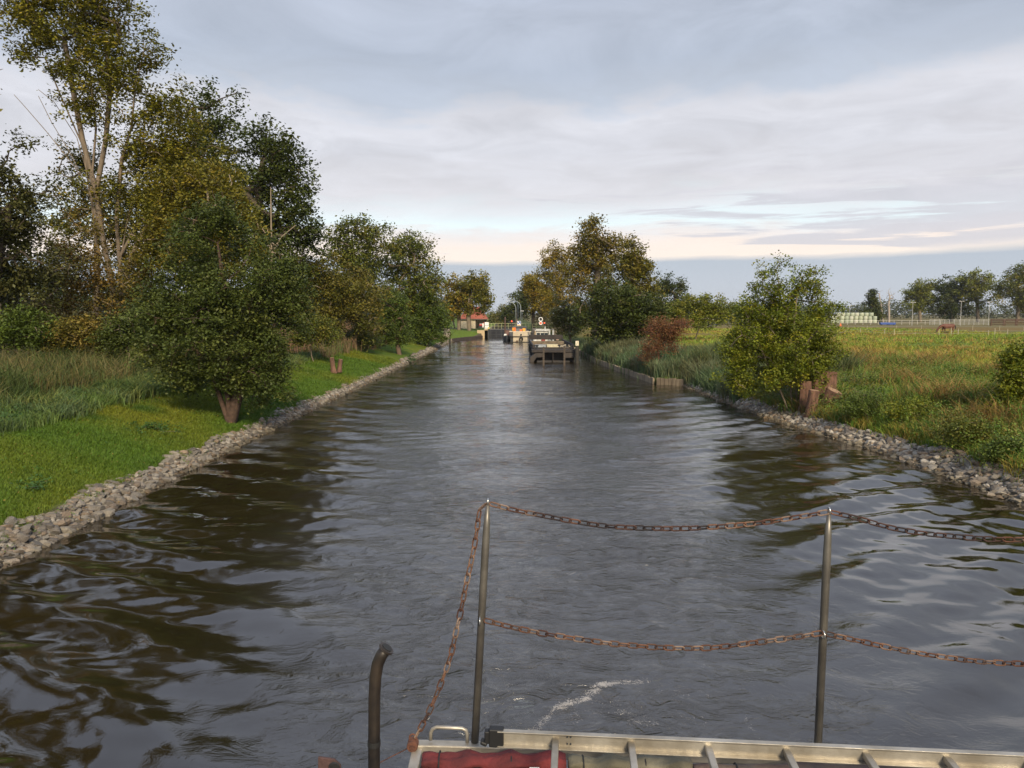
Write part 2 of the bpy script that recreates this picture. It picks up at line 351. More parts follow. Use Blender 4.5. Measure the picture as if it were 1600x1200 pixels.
rdg2 = M2(t, 'ABSOLUTE', M2(t, 'SUBTRACT', nb.outputs['Fac'], .5))
hgtv = M2(t, 'ADD', M2(t, 'ADD', M2(t, 'MULTIPLY', na.outputs['Fac'], .55), M2(t, 'MULTIPLY', rdg, -1.25)), M2(t, 'ADD', M2(t, 'MULTIPLY', nb.outputs['Fac'], .12), M2(t, 'MULTIPLY', rdg2, -.22)))
bp = N(t, 'ShaderNodeBump', i_Distance=.082); l(hgtv, bp.inputs['Height'])
l(M2(t, 'MULTIPLY', rough_amt, patch.outputs[0]), bp.inputs['Strength']); l(bp.outputs[0], b.inputs['Normal'])
murk = N(t, 'ShaderNodeMix', data_type='RGBA'); murk.inputs[6].default_value = (.016, .0115, .005, 1); murk.inputs[7].default_value = (.037, .034, .031, 1)
l(M2(t, 'MULTIPLY', aw.outputs['Fac'], .9), murk.inputs[0])
nl = N(t, 'ShaderNodeTexNoise', i_Scale=3.2, i_Detail=4., i_Roughness=.6, i_Distortion=.8); l(O, nl.inputs['Vector'])
nf = N(t, 'ShaderNodeTexNoise', i_Scale=13., i_Detail=10., i_Roughness=.8, i_Distortion=3.0); l(O, nf.inputs['Vector'])
ff = N(t, 'ShaderNodeMapRange', interpolation_type='SMOOTHSTEP', i_1=.0, i_2=.09); l(M2(t, 'SUBTRACT', M2(t, 'ADD', nf.outputs['Fac'], M2(t, 'MULTIPLY', M2(t, 'MULTIPLY', af.outputs['Fac'], nl.outputs['Fac']), .72)), .78), ff.inputs[0])
fm = N(t, 'ShaderNodeMix', data_type='RGBA'); l(ff.outputs[0], fm.inputs[0]); l(murk.outputs[2], fm.inputs[6]); fm.inputs[7].default_value = (.34, .31, .27, 1)
l(fm.outputs[2], b.inputs['Base Color'])
l(M2(t, 'ADD', .0, M2(t, 'ADD', M2(t, 'MULTIPLY', aw.outputs['Fac'], .04), M2(t, 'MULTIPLY', ff.outputs[0], .5))), b.inputs['Roughness'])
b.inputs['IOR'].default_value = 1.95
w = link('canal_water', npmesh('canal_water', V, Q, trisk, attrs={'wash': ext(wash_near), 'foam': ext(foam), 'calm': ext(calm)}, smooth=True), m=wm); tag(w, kind='structure')

# ------------------------------------------------------------------ vegetation builders
FOL = mat('foliage', attr=True, rough=.55, spec=.3, trans=.22)
BLD = mat('grass_blades', attr=True, rough=.6, spec=.25, trans=.2)
BARK = mat('bark', (.13, .10, .07), .9, col2=(.22, .18, .13), scale=5, bump=.8, bscale=14, stretch=(1, 1, .25))
BARKP = mat('pale_bark', (.22, .17, .12), .9, col2=(.33, .27, .20), scale=4, bump=.8, bscale=12, stretch=(1, 1, .25))
BARKA = mat('ash_bark', (.13, .10, .07), .9, col2=(.22, .175, .13), scale=4, bump=.8, bscale=12, stretch=(1, 1, .25))
BARKD = mat('dark_bark', (.05, .04, .03), .9, col2=(.09, .07, .05), scale=4, bump=.8, bscale=12, stretch=(1, 1, .3))
BARKW = mat('dead_wood', (.42, .36, .30), .9, col2=(.28, .24, .2), scale=4, bump=.5, bscale=12)
PAL = {
 'alder': [((.036, .058, .020), 3), ((.052, .075, .024), 3), ((.08, .10, .035), 1), ((.025, .04, .015), 1)],
 'dark': [((.028, .045, .014), 3), ((.04, .06, .018), 3), ((.06, .07, .02), 1)],
 'ash': [((.11, .12, .018), 3), ((.085, .10, .018), 3), ((.14, .125, .02), 1.5), ((.06, .06, .016), 1)],
 'oak': [((.055, .08, .02), 3), ((.08, .10, .025), 2), ((.12, .11, .03), 1)],
 'gold': [((.15, .125, .025), 3), ((.115, .11, .026), 2), ((.08, .09, .022), 1.5), ((.20, .13, .02), .8)],
 'olive': [((.10, .095, .028), 3), ((.13, .105, .04), 1.5), ((.075, .085, .025), 2)],
 'brown': [((.13, .095, .038), 3), ((.10, .085, .03), 2), ((.08, .08, .03), 1.5)],
 'bush': [((.05, .085, .022), 3), ((.07, .105, .028), 2), ((.035, .06, .018), 1)],
 'light': [((.10, .13, .025), 3), ((.085, .11, .025), 3), ((.14, .14, .03), 1)],
 'sun': [((.105, .135, .016), 3), ((.075, .11, .016), 3), ((.05, .08, .014), 1.5), ((.15, .15, .02), 1)],
 'red': [((.12, .055, .045), 3), ((.095, .045, .038), 2), ((.13, .09, .055), 1.5)],
 'grey': [((.10, .12, .06), 2), ((.08, .10, .045), 2), ((.12, .115, .06), 1)],
}
def leafgeo(cent, per, R, size, pal, up=.6, flat=.75, asp=.55, jit=.22, rg=rng):
    n = len(cent); Nn = n*per; ci = np.repeat(np.arange(n), per); R = np.broadcast_to(np.asarray(R, float), (n,))[ci]
    p = cent[ci]+rg.normal(size=(Nn, 3))*R[:, None]*np.array([.55, .55, .55*flat])
    nv = rg.normal(size=(Nn, 3)); nv[:, 2] = np.abs(nv[:, 2])+up; nv /= np.linalg.norm(nv, axis=1)[:, None]
    tv = np.cross(nv, rg.normal(size=(Nn, 3))); tv /= np.linalg.norm(tv, axis=1)[:, None]+1e-9; bv = np.cross(nv, tv)
    s = size*rg.uniform(.6, 1.25, Nn)[:, None]*.5
    V = np.stack([p-tv*s, p+bv*s*asp, p+tv*s, p-bv*s*asp], 1).reshape(-1, 3); F = np.arange(Nn*4).reshape(-1, 4)
    cs = np.array([c for c, _ in pal]); w = np.array([w for _, w in pal], float); w /= w.sum()
    cc = cs[rg.choice(len(cs), n, p=w)]*rg.uniform(.75, 1.25, (n, 1)); c2 = cs[rg.choice(len(cs), Nn, p=w)]
    c = (cc[ci]*.65+c2*.35)*rg.uniform(1-jit, 1+jit, (Nn, 1))
    return V, F, c
def blobs_world(blobs, D, dr=.8):
    out = []
    for bl in blobs:
        px, py, rx, ry = bl[:4]; off = bl[4] if len(bl) > 4 else rng.uniform(-.2, .2)*rx*D/FPX
        s = D/FPX; c = PD(px, py, D+off); out.append((c, np.array([rx*s, max(rx, ry)*s*dr, ry*s])))
    return out
def sample_clumps(bw, n, gaps=.35, shell=.5, zmin=None, f=1.):
    vol = np.array([r[0]*r[1]*r[2] for c, r in bw])**.8; vol /= vol.sum(); out = []
    per = rng.multinomial(int(n*1.0/(1-gaps*.5)), vol)
    for (c, r), k in zip(bw, per):
        d = rng.normal(size=(k, 3)); d /= np.linalg.norm(d, axis=1)[:, None]
        out.append(c+d*r*(rng.uniform(0, 1, (k, 1))**shell)*rng.uniform(.9, 1.15, (k, 1)))
    P = np.concatenate(out); tw = rng.uniform(0, 1, len(P)) < .07
    cm = np.mean([c for c, r in bw], 0); P = np.where(tw[:, None], P+(P-cm)*rng.uniform(.02, .16, (len(P), 1)), P); s = np.mean([r[0] for c, r in bw])
    v = sn(P[:, 0]*3/s*f, P[:, 2]*3/s*f+P[:, 1]*2/s, 1., .5); th = np.quantile(v, gaps*.5); P = P[v > th]
    if zmin is not None: P = P[P[:, 2] > zmin]
    return P[:n]
def grow(stems, targets, r0, rtip=.012, sag=.08, n=5, pw=.5, zpen=.25):
    """branches: connect each target to the nearest node of what has grown so far"""
    nodes = []; par = []
    for s in stems:
        for i, p in enumerate(s):
            nodes.append(np.array(p, float)); par.append(-1 if i == 0 else len(nodes)-2)
    ns = len(nodes)
    if len(targets):
        base = np.mean([s[-1] for s in stems], 0); order = np.argsort(np.linalg.norm(targets-base, axis=1)); A = np.array(nodes)
        first = stems[0][0][2]
        for ti in order:
            tp = targets[ti]; d = np.linalg.norm(A-tp, axis=1)+zpen*np.maximum(A[:, 2]-tp[2]+.15*d_len(A, tp), 0)
            d = d+.6*np.clip((np.mean([s[min(1, len(s)-1)][2] for s in stems])-A[:, 2]), 0, None)
            j = int(np.argmin(d)); a = A[j]; L_ = np.linalg.norm(tp-a)
            mid = (a+tp)/2+rng.normal(size=3)*L_*.08; mid[2] -= 0; mid[2] += L_*sag
            nodes += [mid, tp]; par += [j, len(nodes)-2]; A = np.vstack([A, mid, tp])
    nn = len(nodes); cnt = np.ones(nn)
    for i in range(nn-1, -1, -1):
        if par[i] >= 0: cnt[par[i]] += cnt[i]*1.0
    # recompute properly for out of order parents
    cnt = np.zeros(nn); 
    for i in range(nn):
        j = i
        while j >= 0: cnt[j] += 1; j = par[j]
    rad = rtip+(r0-rtip)*(cnt/cnt.max())**pw
    Vs = []; Fs = []; k = 0; ang = np.arange(n)*2*math.pi/n
    for i in range(nn):
        j = par[i]
        if j < 0: continue
        a, b_ = nodes[j], nodes[i]; d = b_-a; Ln = np.linalg.norm(d)
        if Ln < 1e-6: continue
        d = d/Ln; u = np.array([0, 0, 1.]) if abs(d[2]) < .9 else np.array([1., 0, 0]); x = np.cross(d, u); x /= np.linalg.norm(x); y = np.cross(d, x)
        ring = np.cos(ang)[:, None]*x+np.sin(ang)[:, None]*y
        ra = min(rad[j], rad[i]*1.5) if j >= ns or i >= ns else rad[j]
        Vs.append(a-d*ra*.3+ring*ra); Vs.append(b_+ring*rad[i]*.98)
        for q in range(n): Fs.append((k+q, k+(q+1) % n, k+n+(q+1) % n, k+n+q))
        k += 2*n
    return np.concatenate(Vs), np.array(Fs)
def d_len(A, tp): return np.linalg.norm(A-tp, axis=1)
TREES = []
def plant(name, label, cat, D, base, blobs, nclump, per, cr, leaf, pal, stems=None, r0=.2, bark=None, gaps=.35, shell=.5, group=None, dr=.8, nbr=None, up=.6, parts=('trunk', 'crown'), zmin=None, bare=0, rtip=.012, pw=.5, jit=.22, f=1., nodes=5):
    bx = PD(base[0], base[1], D); bx[2] = float(hgt(bx[0], D))-.05
    bw = blobs_world(blobs, D, dr); T = sample_clumps(bw, nclump, gaps, shell, zmin=bx[2]+(.25 if D > 45 else .08) if zmin is None else zmin, f=f)
    if stems is None:
        cc = np.mean([c for c, r in bw], 0); top = max(c[2] for c, r in bw); m = bx+(cc-bx)*.5; m[:2] += rng.normal(size=2)*.15
        e = np.array([cc[0], cc[1], max(cc[2], top*.8)]); stems = [[bx, bx+(m-bx)*.5+[rng.normal()*.05, 0, 0], m, (m+e)/2+[rng.normal()*.2, 0, 0], e]]
    else: stems = [[bx if k == 0 and isinstance(p, tuple) and len(p) == 2 and p == base else (PD(p[0], p[1], D+(p[2] if len(p) > 2 else 0))) for k, p in enumerate(s)] for s in stems]
    for s in stems: s[0] = s[0].copy(); s[0][2] = min(s[0][2], bx[2]) if abs(s[0][2]-bx[2]) < 1.5 else s[0][2]
    k = nbr or min(len(T), 90); sel = T[rng.choice(len(T), min(k, len(T)), replace=False)]
    root = thing(name, bx, label, cat, group)
    V, F = grow(stems, sel, r0, rtip=rtip, pw=pw, n=nodes); link(parts[0], npmesh(parts[0], V-bx, F, smooth=True), root, m=bark or BARK)
    V, F, c = leafgeo(T, per, cr, leaf, PAL[pal] if isinstance(pal, str) else pal, up, jit=jit); c = c*np.array([1.62, 1.42, .80])
    V = V.reshape(-1, 4, 3); gz = hgt(V[:, 0, 0], V[:, 0, 1]); ok = V[:, :, 2].min(1) > gz+.02; V = V[ok].reshape(-1, 3); c = c[ok]; F = np.arange(len(V)).reshape(-1, 4)
    link(parts[1], npmesh(parts[1], V-bx, F, col=c), root, m=FOL)
    return root
SP = ('stems', 'foliage')
GL = 'trees and shrubs along the left bank'; GR = 'trees and shrubs along the right bank'; GO = 'oaks in the far pasture'; GF = 'trees around the lock'
# --- left bank
plant('ash_tree', 'tallest tree, slender forked pale stems under a thin olive crown at the left', 'tree', 56, (185, 556),
      [(80, 45, 75, 60), (165, 60, 70, 70), (45, 20, 45, 45), (175, 115, 60, 48), (130, 160, 55, 40), (215, 230, 55, 45), (180, 300, 55, 50), (260, 250, 50, 45), (235, 75, 25, 45), (245, 165, 60, 55), (270, 200, 60, 55), (285, 260, 80, 50), (300, 320, 90, 45), (85, 110, 45, 22), (50, 75, 30, 25), (340, 350, 70, 38), (350, 300, 40, 35), (370, 385, 45, 25), (75, 5, 60, 35), (150, 10, 60, 30), (70, -55, 75, 45), (150, -35, 50, 35), (0, -30, 50, 60), (250, 330, 70, 40)],
      1500, 44, .62, .26, 'ash', gaps=.52, shell=.6, r0=.20, bark=BARKA, group=GL, up=.9, nbr=360, rtip=.014, pw=.62, f=1.6,
      stems=[[(185, 556), (182, 520), (176, 450), (160, 370), (150, 300), (128, 215), (112, 130), (100, 60)],
             [(182, 520), (188, 430), (182, 340), (190, 250), (205, 200), (212, 130), (225, 80)], [(180, 500), (165, 400), (140, 300), (130, 230), (95, 150), (70, 90)],
             [(184, 480), (205, 400), (240, 330), (275, 270), (300, 220)], [(160, 370), (145, 300), (120, 215), (85, 160), (60, 140)], [(150, 300), (165, 220), (172, 140), (165, 70)], [(156, 345), (118, 262), (72, 205), (40, 168), (22, 148)], [(152, 325), (110, 240), (80, 190), (60, 150)], [(184, 430), (200, 340), (222, 260), (245, 190), (250, 150)], [(176, 450), (150, 380), (142, 300), (150, 200), (140, 110)], [(188, 400), (215, 350), (262, 300), (300, 285)]])
plant('ash_tree', 'lower golden olive tree between the tall forked ash and the near alder', 'tree', 50, (300, 552),
      [(325, 290, 55, 42), (365, 335, 45, 45), (300, 350, 65, 50), (385, 390, 42, 42), (260, 300, 45, 45), (330, 400, 70, 45), (240, 380, 50, 45)], 520, 46, .55, .24, [((.10, .10, .018), 3), ((.08, .09, .02), 3), ((.13, .11, .02), 1.)], gaps=.35, r0=.18, bark=BARKP, group=GL, nbr=110, f=1.5)
plant('grey_poplar', 'grey stemmed tree with thin drooping twigs at the left edge of the photo', 'tree', 42, (-10, 560),
      [(20, 330, 70, 65), (30, 400, 75, 70), (-30, 380, 80, 120), (35, 240, 22, 32), (55, 290, 35, 30), (15, 455, 65, 60), (-40, 280, 60, 60), (70, 440, 40, 45)],
      420, 60, .5, .21, [((.05, .06, .03), 3), ((.07, .075, .04), 2), ((.035, .045, .02), 2)], gaps=.35, group=GL, r0=.22, bark=BARKD, nbr=160)
plant('poplar_tree', 'tall poplar beyond the left edge of the photo, seen mirrored in the canal', 'tree', 38, (-160, 600),
      [(-150, 150, 110, 110), (-130, 0, 100, 100), (-190, -120, 90, 100), (-120, 280, 90, 90), (-230, 250, 100, 120)], 650, 40, .7, .3, 'olive', gaps=.35, r0=.35, bark=BARKP, group=GL, nbr=90)
plant('oak_tree', 'dark tall oak standing right behind the forked ash', 'tree', 76, (345, 545),
      [(320, 175, 50, 50), (345, 235, 60, 65), (355, 185, 30, 35), (310, 250, 70, 80), (340, 330, 75, 70), (250, 330, 80, 90), (280, 400, 90, 60)],
      360, 60, .85, .34, 'dark', gaps=.25, group=GL, r0=.45, bark=BARKD, nbr=70)
plant('oak_tree', 'broad dark oak leaning its rounded crown over the canal left of the bright sky', 'tree', 72, (405, 545),
      [(425, 230, 55, 45), (450, 275, 48, 42), (400, 260, 50, 60), (465, 330, 42, 38), (440, 370, 60, 45), (475, 375, 32, 32), (385, 330, 50, 70), (430, 430, 70, 50)],
      420, 60, .8, .34, 'dark', gaps=.3, group=GL, r0=.42, bark=BARKD, nbr=110,
      stems=[[(405, 545), (405, 450), (404, 380), (404, 300), (410, 250)], [(404, 380), (440, 320), (460, 290)]])
plant('dead_tree', 'bare broken pale snag in front of the broad dark oak', 'tree', 66, (424, 540), [(424, 385, 22, 30)], 12, 2, .3, .1, 'brown', r0=.10, bark=BARKP, group=GL, nbr=12,
      stems=[[(424, 540), (425, 450), (424, 380), (423, 292)], [(425, 400), (415, 365), (405, 350)], [(424, 395), (440, 370), (462, 352)]])
plant('thicket', 'olive brown thicket between the forked ash and the left edge tree', 'shrub', 50, (90, 555),
      [(110, 440, 55, 55), (80, 490, 70, 40), (150, 470, 50, 50), (60, 520, 60, 25), (130, 380, 40, 50), (95, 400, 45, 40)], 260, 55, .5, .2, 'brown', gaps=.3, group=GL, r0=.08, parts=SP, nbr=90, bark=BARKP)
plant('thicket', 'yellowish understorey shrub at the foot of the forked ash stems', 'shrub', 53, (235, 555),
      [(225, 470, 45, 50), (250, 420, 50, 55), (215, 510, 50, 30), (200, 430, 35, 40), (270, 380, 40, 40), (150, 520, 50, 28)], 240, 55, .5, .2, 'olive', gaps=.3, group=GL, r0=.08, parts=SP, nbr=80, bark=BARKP)
for px, py, rx, ry, D_, pal_, lab in ((30, 515, 55, 32, 40, 'bush', 'dark green bush at the left edge behind the tall grass'), (120, 525, 50, 28, 41, 'olive', 'olive bush left of the ash stems behind the tall grass'),
        (205, 515, 45, 36, 40, 'alder', 'dark leafy bush between the ash stems and the near alder'), (490, 515, 38, 24, 58, 'oak', 'green bush at the right foot of the near alder crown'), (560, 525, 34, 18, 78, 'bush', 'low green bush between the reed plumes and the cone shaped alder')):
    plant('bush', lab, 'bush', D_, (px, py+ry), [(px, py, rx, ry), (px-rx*.5, py+ry*.3, rx*.6, ry*.8), (px+rx*.5, py+ry*.3, rx*.6, ry*.8), (px+rx*.1, py-ry*.5, rx*.5, ry*.6)], 150, 55, .45, .17, pal_, gaps=.2, group=GL, r0=.05, parts=SP, nbr=40)
plant('maple_tree', 'tree with yellow patched leaves glimpsed between the stems of the tall ash', 'tree', 66, (150, 550),
      [(125, 300, 45, 55), (160, 360, 60, 50), (110, 350, 40, 50), (215, 330, 50, 50), (200, 400, 60, 50), (130, 250, 40, 40)], 240, 50, .7, .28, [((.045, .06, .015), 3), ((.09, .09, .02), 2), ((.26, .2, .02), .5)], gaps=.35, group=GL, r0=.25, nbr=60)
plant('alder_tree', 'bushy dark green alder with a thick red brown stool at the left waterline', 'tree', 31.5, (360, 660),
      [(340, 395, 88, 62), (295, 465, 80, 60), (390, 450, 85, 60), (330, 520, 115, 60), (420, 535, 66, 62), (285, 560, 75, 45), (408, 598, 62, 38), (340, 585, 85, 35), (335, 345, 50, 36), (250, 500, 40, 48), (455, 480, 40, 50), (440, 410, 40, 45)],
      1250, 62, .34, .135, 'alder', gaps=.22, group=GL, r0=.24, nbr=260, pw=1.0, bark=mat('alder_bark', (.05, .032, .022), .95, col2=(.095, .058, .04), scale=6, bump=1., bscale=15), shell=.45, zmin=.6,
      stems=[[(360, 660), (359, 640), (356, 615), (345, 570), (325, 500), (318, 430)], [(358, 625), (380, 580), (395, 520), (390, 460)], [(357, 620), (330, 580), (300, 540), (280, 510)], [(356, 615), (358, 540), (350, 450), (340, 380)]])
plant('oak_tree', 'green round topped tree right of the bright gap beside the dark oaks', 'tree', 104, (560, 535),
      [(562, 362, 42, 28), (540, 400, 36, 40), (575, 395, 45, 40), (560, 440, 60, 45), (520, 380, 18, 22)], 300, 50, .95, .4, 'oak', gaps=.3, group=GL, r0=.4, nbr=50)
plant('oak_tree', 'wide green oak whose crown slopes down toward the lock house', 'tree', 110, (640, 532),
      [(640, 392, 40, 30), (655, 425, 36, 42), (615, 420, 40, 45), (640, 460, 52, 45), (672, 450, 22, 45), (605, 390, 25, 25)], 320, 50, .95, .4, 'oak', gaps=.25, group=GL, r0=.4, nbr=50)
plant('thicket', 'olive thicket behind the split stump and reed bed', 'shrub', 74, (500, 545),
      [(500, 430, 45, 38), (540, 450, 45, 40), (475, 470, 45, 45), (520, 490, 60, 35), (570, 480, 40, 45), (450, 430, 40, 50), (550, 520, 50, 22)], 520, 58, .65, .26, [((.085, .09, .022), 3), ((.10, .09, .028), 2), ((.05, .065, .018), 2)], gaps=.25, group=GL, r0=.12, parts=SP, nbr=80, bark=BARKP)
plant('alder_bush', 'cone shaped dark green alder with a short stump on the left lawn', 'shrub', 84, (624, 553),
      [(615, 470, 22, 24), (612, 500, 30, 28), (616, 528, 34, 22)], 260, 60, .42, .21, 'bush', gaps=.12, group=GL, r0=.28, nbr=40, bark=mat('cut_alder', (.12, .08, .055), .9, bump=.6), zmin=1.75)
plant('alder_bush', 'rounded dense green bush nearest the lock on the left bank', 'shrub', 108, (668, 545),
      [(665, 480, 28, 22), (672, 512, 32, 30), (655, 507, 25, 32), (688, 502, 14, 25)], 300, 60, .6, .28, 'bush', gaps=.08, group=GL, r0=.2, nbr=40)
# --- around the lock
plant('lime_tree', 'golden tinged tree in front of the red roofed shed, left trunk', 'tree', 168, (717, 518), [(716, 445, 24, 24), (708, 478, 20, 18), (722, 470, 22, 26)], 170, 45, .9, .5, 'gold', gaps=.3, group=GF, r0=.45, nbr=30,
      stems=[[(717, 518), (717, 490), (716, 460), (716, 440)]])
plant('lime_tree', 'golden and green tree whose trunk crosses the cream shed wall', 'tree', 166, (733, 518), [(742, 446, 25, 24), (736, 470, 24, 22), (756, 462, 15, 22), (760, 480, 8, 10)], 190, 45, .9, .5, [((.13, .115, .025), 2), ((.09, .105, .025), 2), ((.06, .085, .02), 1.5)], gaps=.3, group=GF, r0=.5, nbr=30,
      stems=[[(733, 518), (732, 495), (736, 470), (742, 445)]])
plant('birch_tree', 'slim pale trunked tree between the dense bank bush and the shed', 'tree', 172, (711, 518), [(704, 480, 12, 22)], 60, 40, .8, .45, 'oak', gaps=.2, group=GF, r0=.2, bark=BARKW, nbr=12)
plant('lime_tree', 'dark green trees closing the view behind the street lamps', 'tree', 255, (808, 512), [(806, 480, 18, 22), (820, 470, 18, 28), (795, 492, 14, 16)], 170, 45, 1.3, .7, 'dark', gaps=.12, group=GF, r0=.4, nbr=25)
plant('willow_tree', 'pale grey green willow seen over the lock gate', 'tree', 290, (780, 512), [(778, 497, 16, 14), (768, 503, 14, 10), (788, 490, 10, 16)], 130, 45, 1.3, .7, 'grey', gaps=.1, group=GF, r0=.4, nbr=20)
plant('lime_tree', 'golden leaved tree with a dark trunk rising behind the cream barge', 'tree', 172, (833, 526), [(838, 450, 20, 26), (852, 465, 22, 26), (828, 440, 12, 18), (845, 485, 18, 15)], 190, 50, .95, .5, 'gold', gaps=.25, group=GF, r0=.4, nbr=40, bark=BARKD,
      stems=[[(833, 526), (833, 500), (834, 470), (838, 440)]])
# --- right bank, far to near
plant('lime_tree', 'orange gold rounded tree left of the tallest right bank tree', 'tree', 150, (868, 528), [(868, 400, 26, 24), (860, 430, 24, 28), (885, 430, 28, 40), (868, 470, 26, 30)], 280, 50, .85, .38, 'gold', gaps=.22, group=GR, r0=.4, nbr=50)
plant('poplar_tree', 'tallest tree of the right bank with a pointed dark top', 'tree', 106, (930, 535), [(926, 353, 20, 20), (928, 375, 34, 24), (925, 395, 42, 30), (925, 430, 52, 35), (940, 470, 50, 40), (960, 385, 18, 22)], 380, 50, .85, .36, [((.07, .075, .018), 3), ((.11, .095, .022), 2), ((.15, .11, .025), 1)], gaps=.2, group=GR, r0=.5, nbr=80)
plant('poplar_tree', 'olive tree with a thin see-through top right of the tallest one', 'tree', 96, (985, 538), [(985, 390, 22, 22), (978, 420, 36, 24), (1000, 415, 22, 20), (985, 450, 45, 28), (1010, 465, 25, 25)], 280, 45, .7, .33, [((.07, .08, .02), 3), ((.11, .10, .022), 2)], gaps=.45, group=GR, r0=.35, nbr=80)
plant('willow_bush', 'grey green willow bush overhanging the moored barge', 'shrub', 118, (892, 540), [(888, 480, 30, 26), (885, 505, 26, 24), (905, 495, 28, 30), (872, 500, 14, 20)], 220, 50, .6, .3, 'grey', gaps=.12, group=GR, r0=.2, parts=SP, nbr=50)
plant('maple_tree', 'dense spreading dark green tree low over the reeds by the timber piling', 'tree', 80, (975, 548), [(965, 470, 50, 32), (940, 500, 45, 32), (990, 490, 50, 38), (965, 520, 55, 24), (1020, 500, 25, 35)], 460, 55, .62, .28, 'dark', gaps=.18, group=GR, r0=.35, nbr=110)
plant('pine_tree', 'blue green conifers peeping behind the dense right bank trees', 'tree', 150, (1045, 515), [(1040, 450, 22, 20), (1062, 452, 16, 18), (1050, 475, 35, 22), (1075, 462, 8, 8)], 170, 50, .8, .4, [((.03, .05, .028), 3), ((.05, .065, .03), 2)], gaps=.25, group=GR, r0=.3, nbr=30)
plant('willow_bush', 'light yellow green bush left of the dark parked car', 'shrub', 98, (1085, 520), [(1085, 475, 30, 18), (1065, 485, 30, 16), (1110, 482, 24, 18), (1088, 500, 45, 14), (1128, 470, 10, 12), (1140, 485, 30, 16)], 220, 50, .6, .3, 'light', gaps=.15, group=GR, r0=.1, parts=SP, nbr=40)
plant('sumac_bush', 'rust red feathery bush in the reeds', 'shrub', 58, (1030, 560), [(1035, 512, 28, 18), (1020, 535, 26, 22), (1055, 510, 22, 16), (1012, 552, 14, 12), (1045, 535, 22, 18)], 190, 62, .5, .12, 'red', gaps=.5, group=GR, r0=.06, parts=SP, nbr=80, bark=mat('red_bark', (.12, .05, .035), .9))
plant('alder_tree', 'sunlit green alder of many thin stems sprouting beside the cut stumps', 'tree', 36, (1250, 642),
      [(1215, 425, 32, 24), (1230, 460, 62, 36), (1190, 485, 46, 42), (1275, 495, 40, 45), (1230, 520, 85, 42), (1170, 540, 50, 38), (1285, 550, 34, 40), (1210, 570, 75, 35), (1150, 580, 36, 30), (1250, 580, 55, 30), (1260, 440, 22, 20), (1180, 600, 45, 20)],
      900, 58, .30, .125, 'sun', gaps=.28, group=GR, r0=.05, nbr=300, shell=.45, rtip=.008, pw=.35, zmin=.9,
      stems=[[(1240, 644), (1236, 615), (1235, 570), (1225, 500), (1215, 430)], [(1262, 636), (1258, 600), (1262, 550), (1272, 500)], [(1275, 632), (1272, 590), (1285, 540), (1288, 510)], [(1232, 642), (1215, 600), (1195, 560), (1180, 520)], [(1246, 642), (1243, 590), (1240, 520), (1245, 460)]])
plant('elder_bush', 'dense green bush cut by the right edge of the photo', 'shrub', 27, (1600, 660), [(1590, 560, 30, 26), (1585, 600, 36, 40), (1600, 645, 50, 35), (1640, 570, 50, 50), (1560, 640, 25, 22)], 420, 60, .26, .11, 'sun', gaps=.2, group=GR, r0=.05, parts=SP, nbr=80)
for px, py, rx, ry, dz_, pal_, lab in ((1350, 632, 34, 20, .9, 'bush', 'low dark green bramble mound right of the cut stumps'), (1425, 640, 40, 22, .9, 'sun', 'yellow green bramble mound in the middle of the right bank weeds'),
        (1505, 668, 44, 26, .85, 'oak', 'olive green seeding mound above the widest part of the right stones'), (1395, 588, 36, 16, 1.2, 'light', 'pale green mound at the edge of the rough meadow'),
        (1480, 600, 46, 18, 1.15, 'bush', 'bluish green leafy mound before the meadow at the right'), (1575, 700, 34, 18, .8, 'bush', 'bright green leafy mound overhanging the stones at the far right'), (1565, 620, 40, 26, 1.1, 'oak', 'olive tinged bush left of the elder at the right edge')):
    D_ = float(PZ(px, py+ry, dz_)[1])+.5; plant('bramble_bush', lab, 'bush', D_, (px, py+ry), [(px, py, rx, ry), (px-rx*.5, py+ry*.35, rx*.6, ry*.7), (px+rx*.55, py+ry*.3, rx*.6, ry*.75)], 90, 55, .24, .085, pal_, gaps=.2, group=GR, r0=.02, rtip=.005, parts=SP, nbr=30, nodes=4)
# --- far pasture
oz = dict(group=GO, r0=.7, nbr=60)
plant('oak_tree', 'leftmost oak of the pasture row, light green with gaps of sky', 'tree', 330, (1438, 503), [(1434, 452, 20, 20), (1440, 470, 26, 20), (1428, 468, 16, 20), (1455, 448, 12, 14)], 170, 45, 1.5, .85, 'light', gaps=.4, **oz)
plant('oak_tree', 'second pasture oak from the left, darkest with foliage to the ground', 'tree', 328, (1486, 503), [(1482, 450, 20, 20), (1475, 470, 24, 22), (1488, 485, 24, 14), (1495, 455, 16, 22)], 230, 45, 1.5, .85, 'dark', gaps=.15, **oz)
plant('oak_tree', 'third pasture oak with thin crown and visible forked limbs', 'tree', 322, (1528, 503), [(1525, 440, 24, 20), (1510, 450, 18, 24), (1540, 452, 22, 24), (1528, 468, 30, 18)], 190, 40, 1.5, .85, 'light', gaps=.55, **oz)
plant('oak_tree', 'large oak at the right edge behind the brown timber pen', 'tree', 300, (1590, 504), [(1595, 430, 28, 20), (1585, 455, 34, 24), (1610, 450, 34, 40), (1562, 450, 14, 20), (1598, 475, 32, 14)], 270, 45, 1.5, .8, 'oak', gaps=.3, **oz)
plant('spruce_tree', 'lone cone shaped dark tree beside the stacked bales', 'tree', 285, (1363, 503), [(1363, 463, 8, 10), (1362, 478, 14, 12), (1362, 492, 19, 11)], 150, 45, 1.1, .7, 'dark', gaps=.15, group=GO, r0=.4, nbr=20)
plant('dead_tree', 'bare white dead tree right of the cone shaped tree', 'tree', 290, (1389, 503), [(1388, 470, 10, 18), (1392, 462, 8, 14)], 26, 1, .5, .3, 'brown', group=GO, r0=.45, bark=BARKW, nbr=22, rtip=.035, pw=.8)
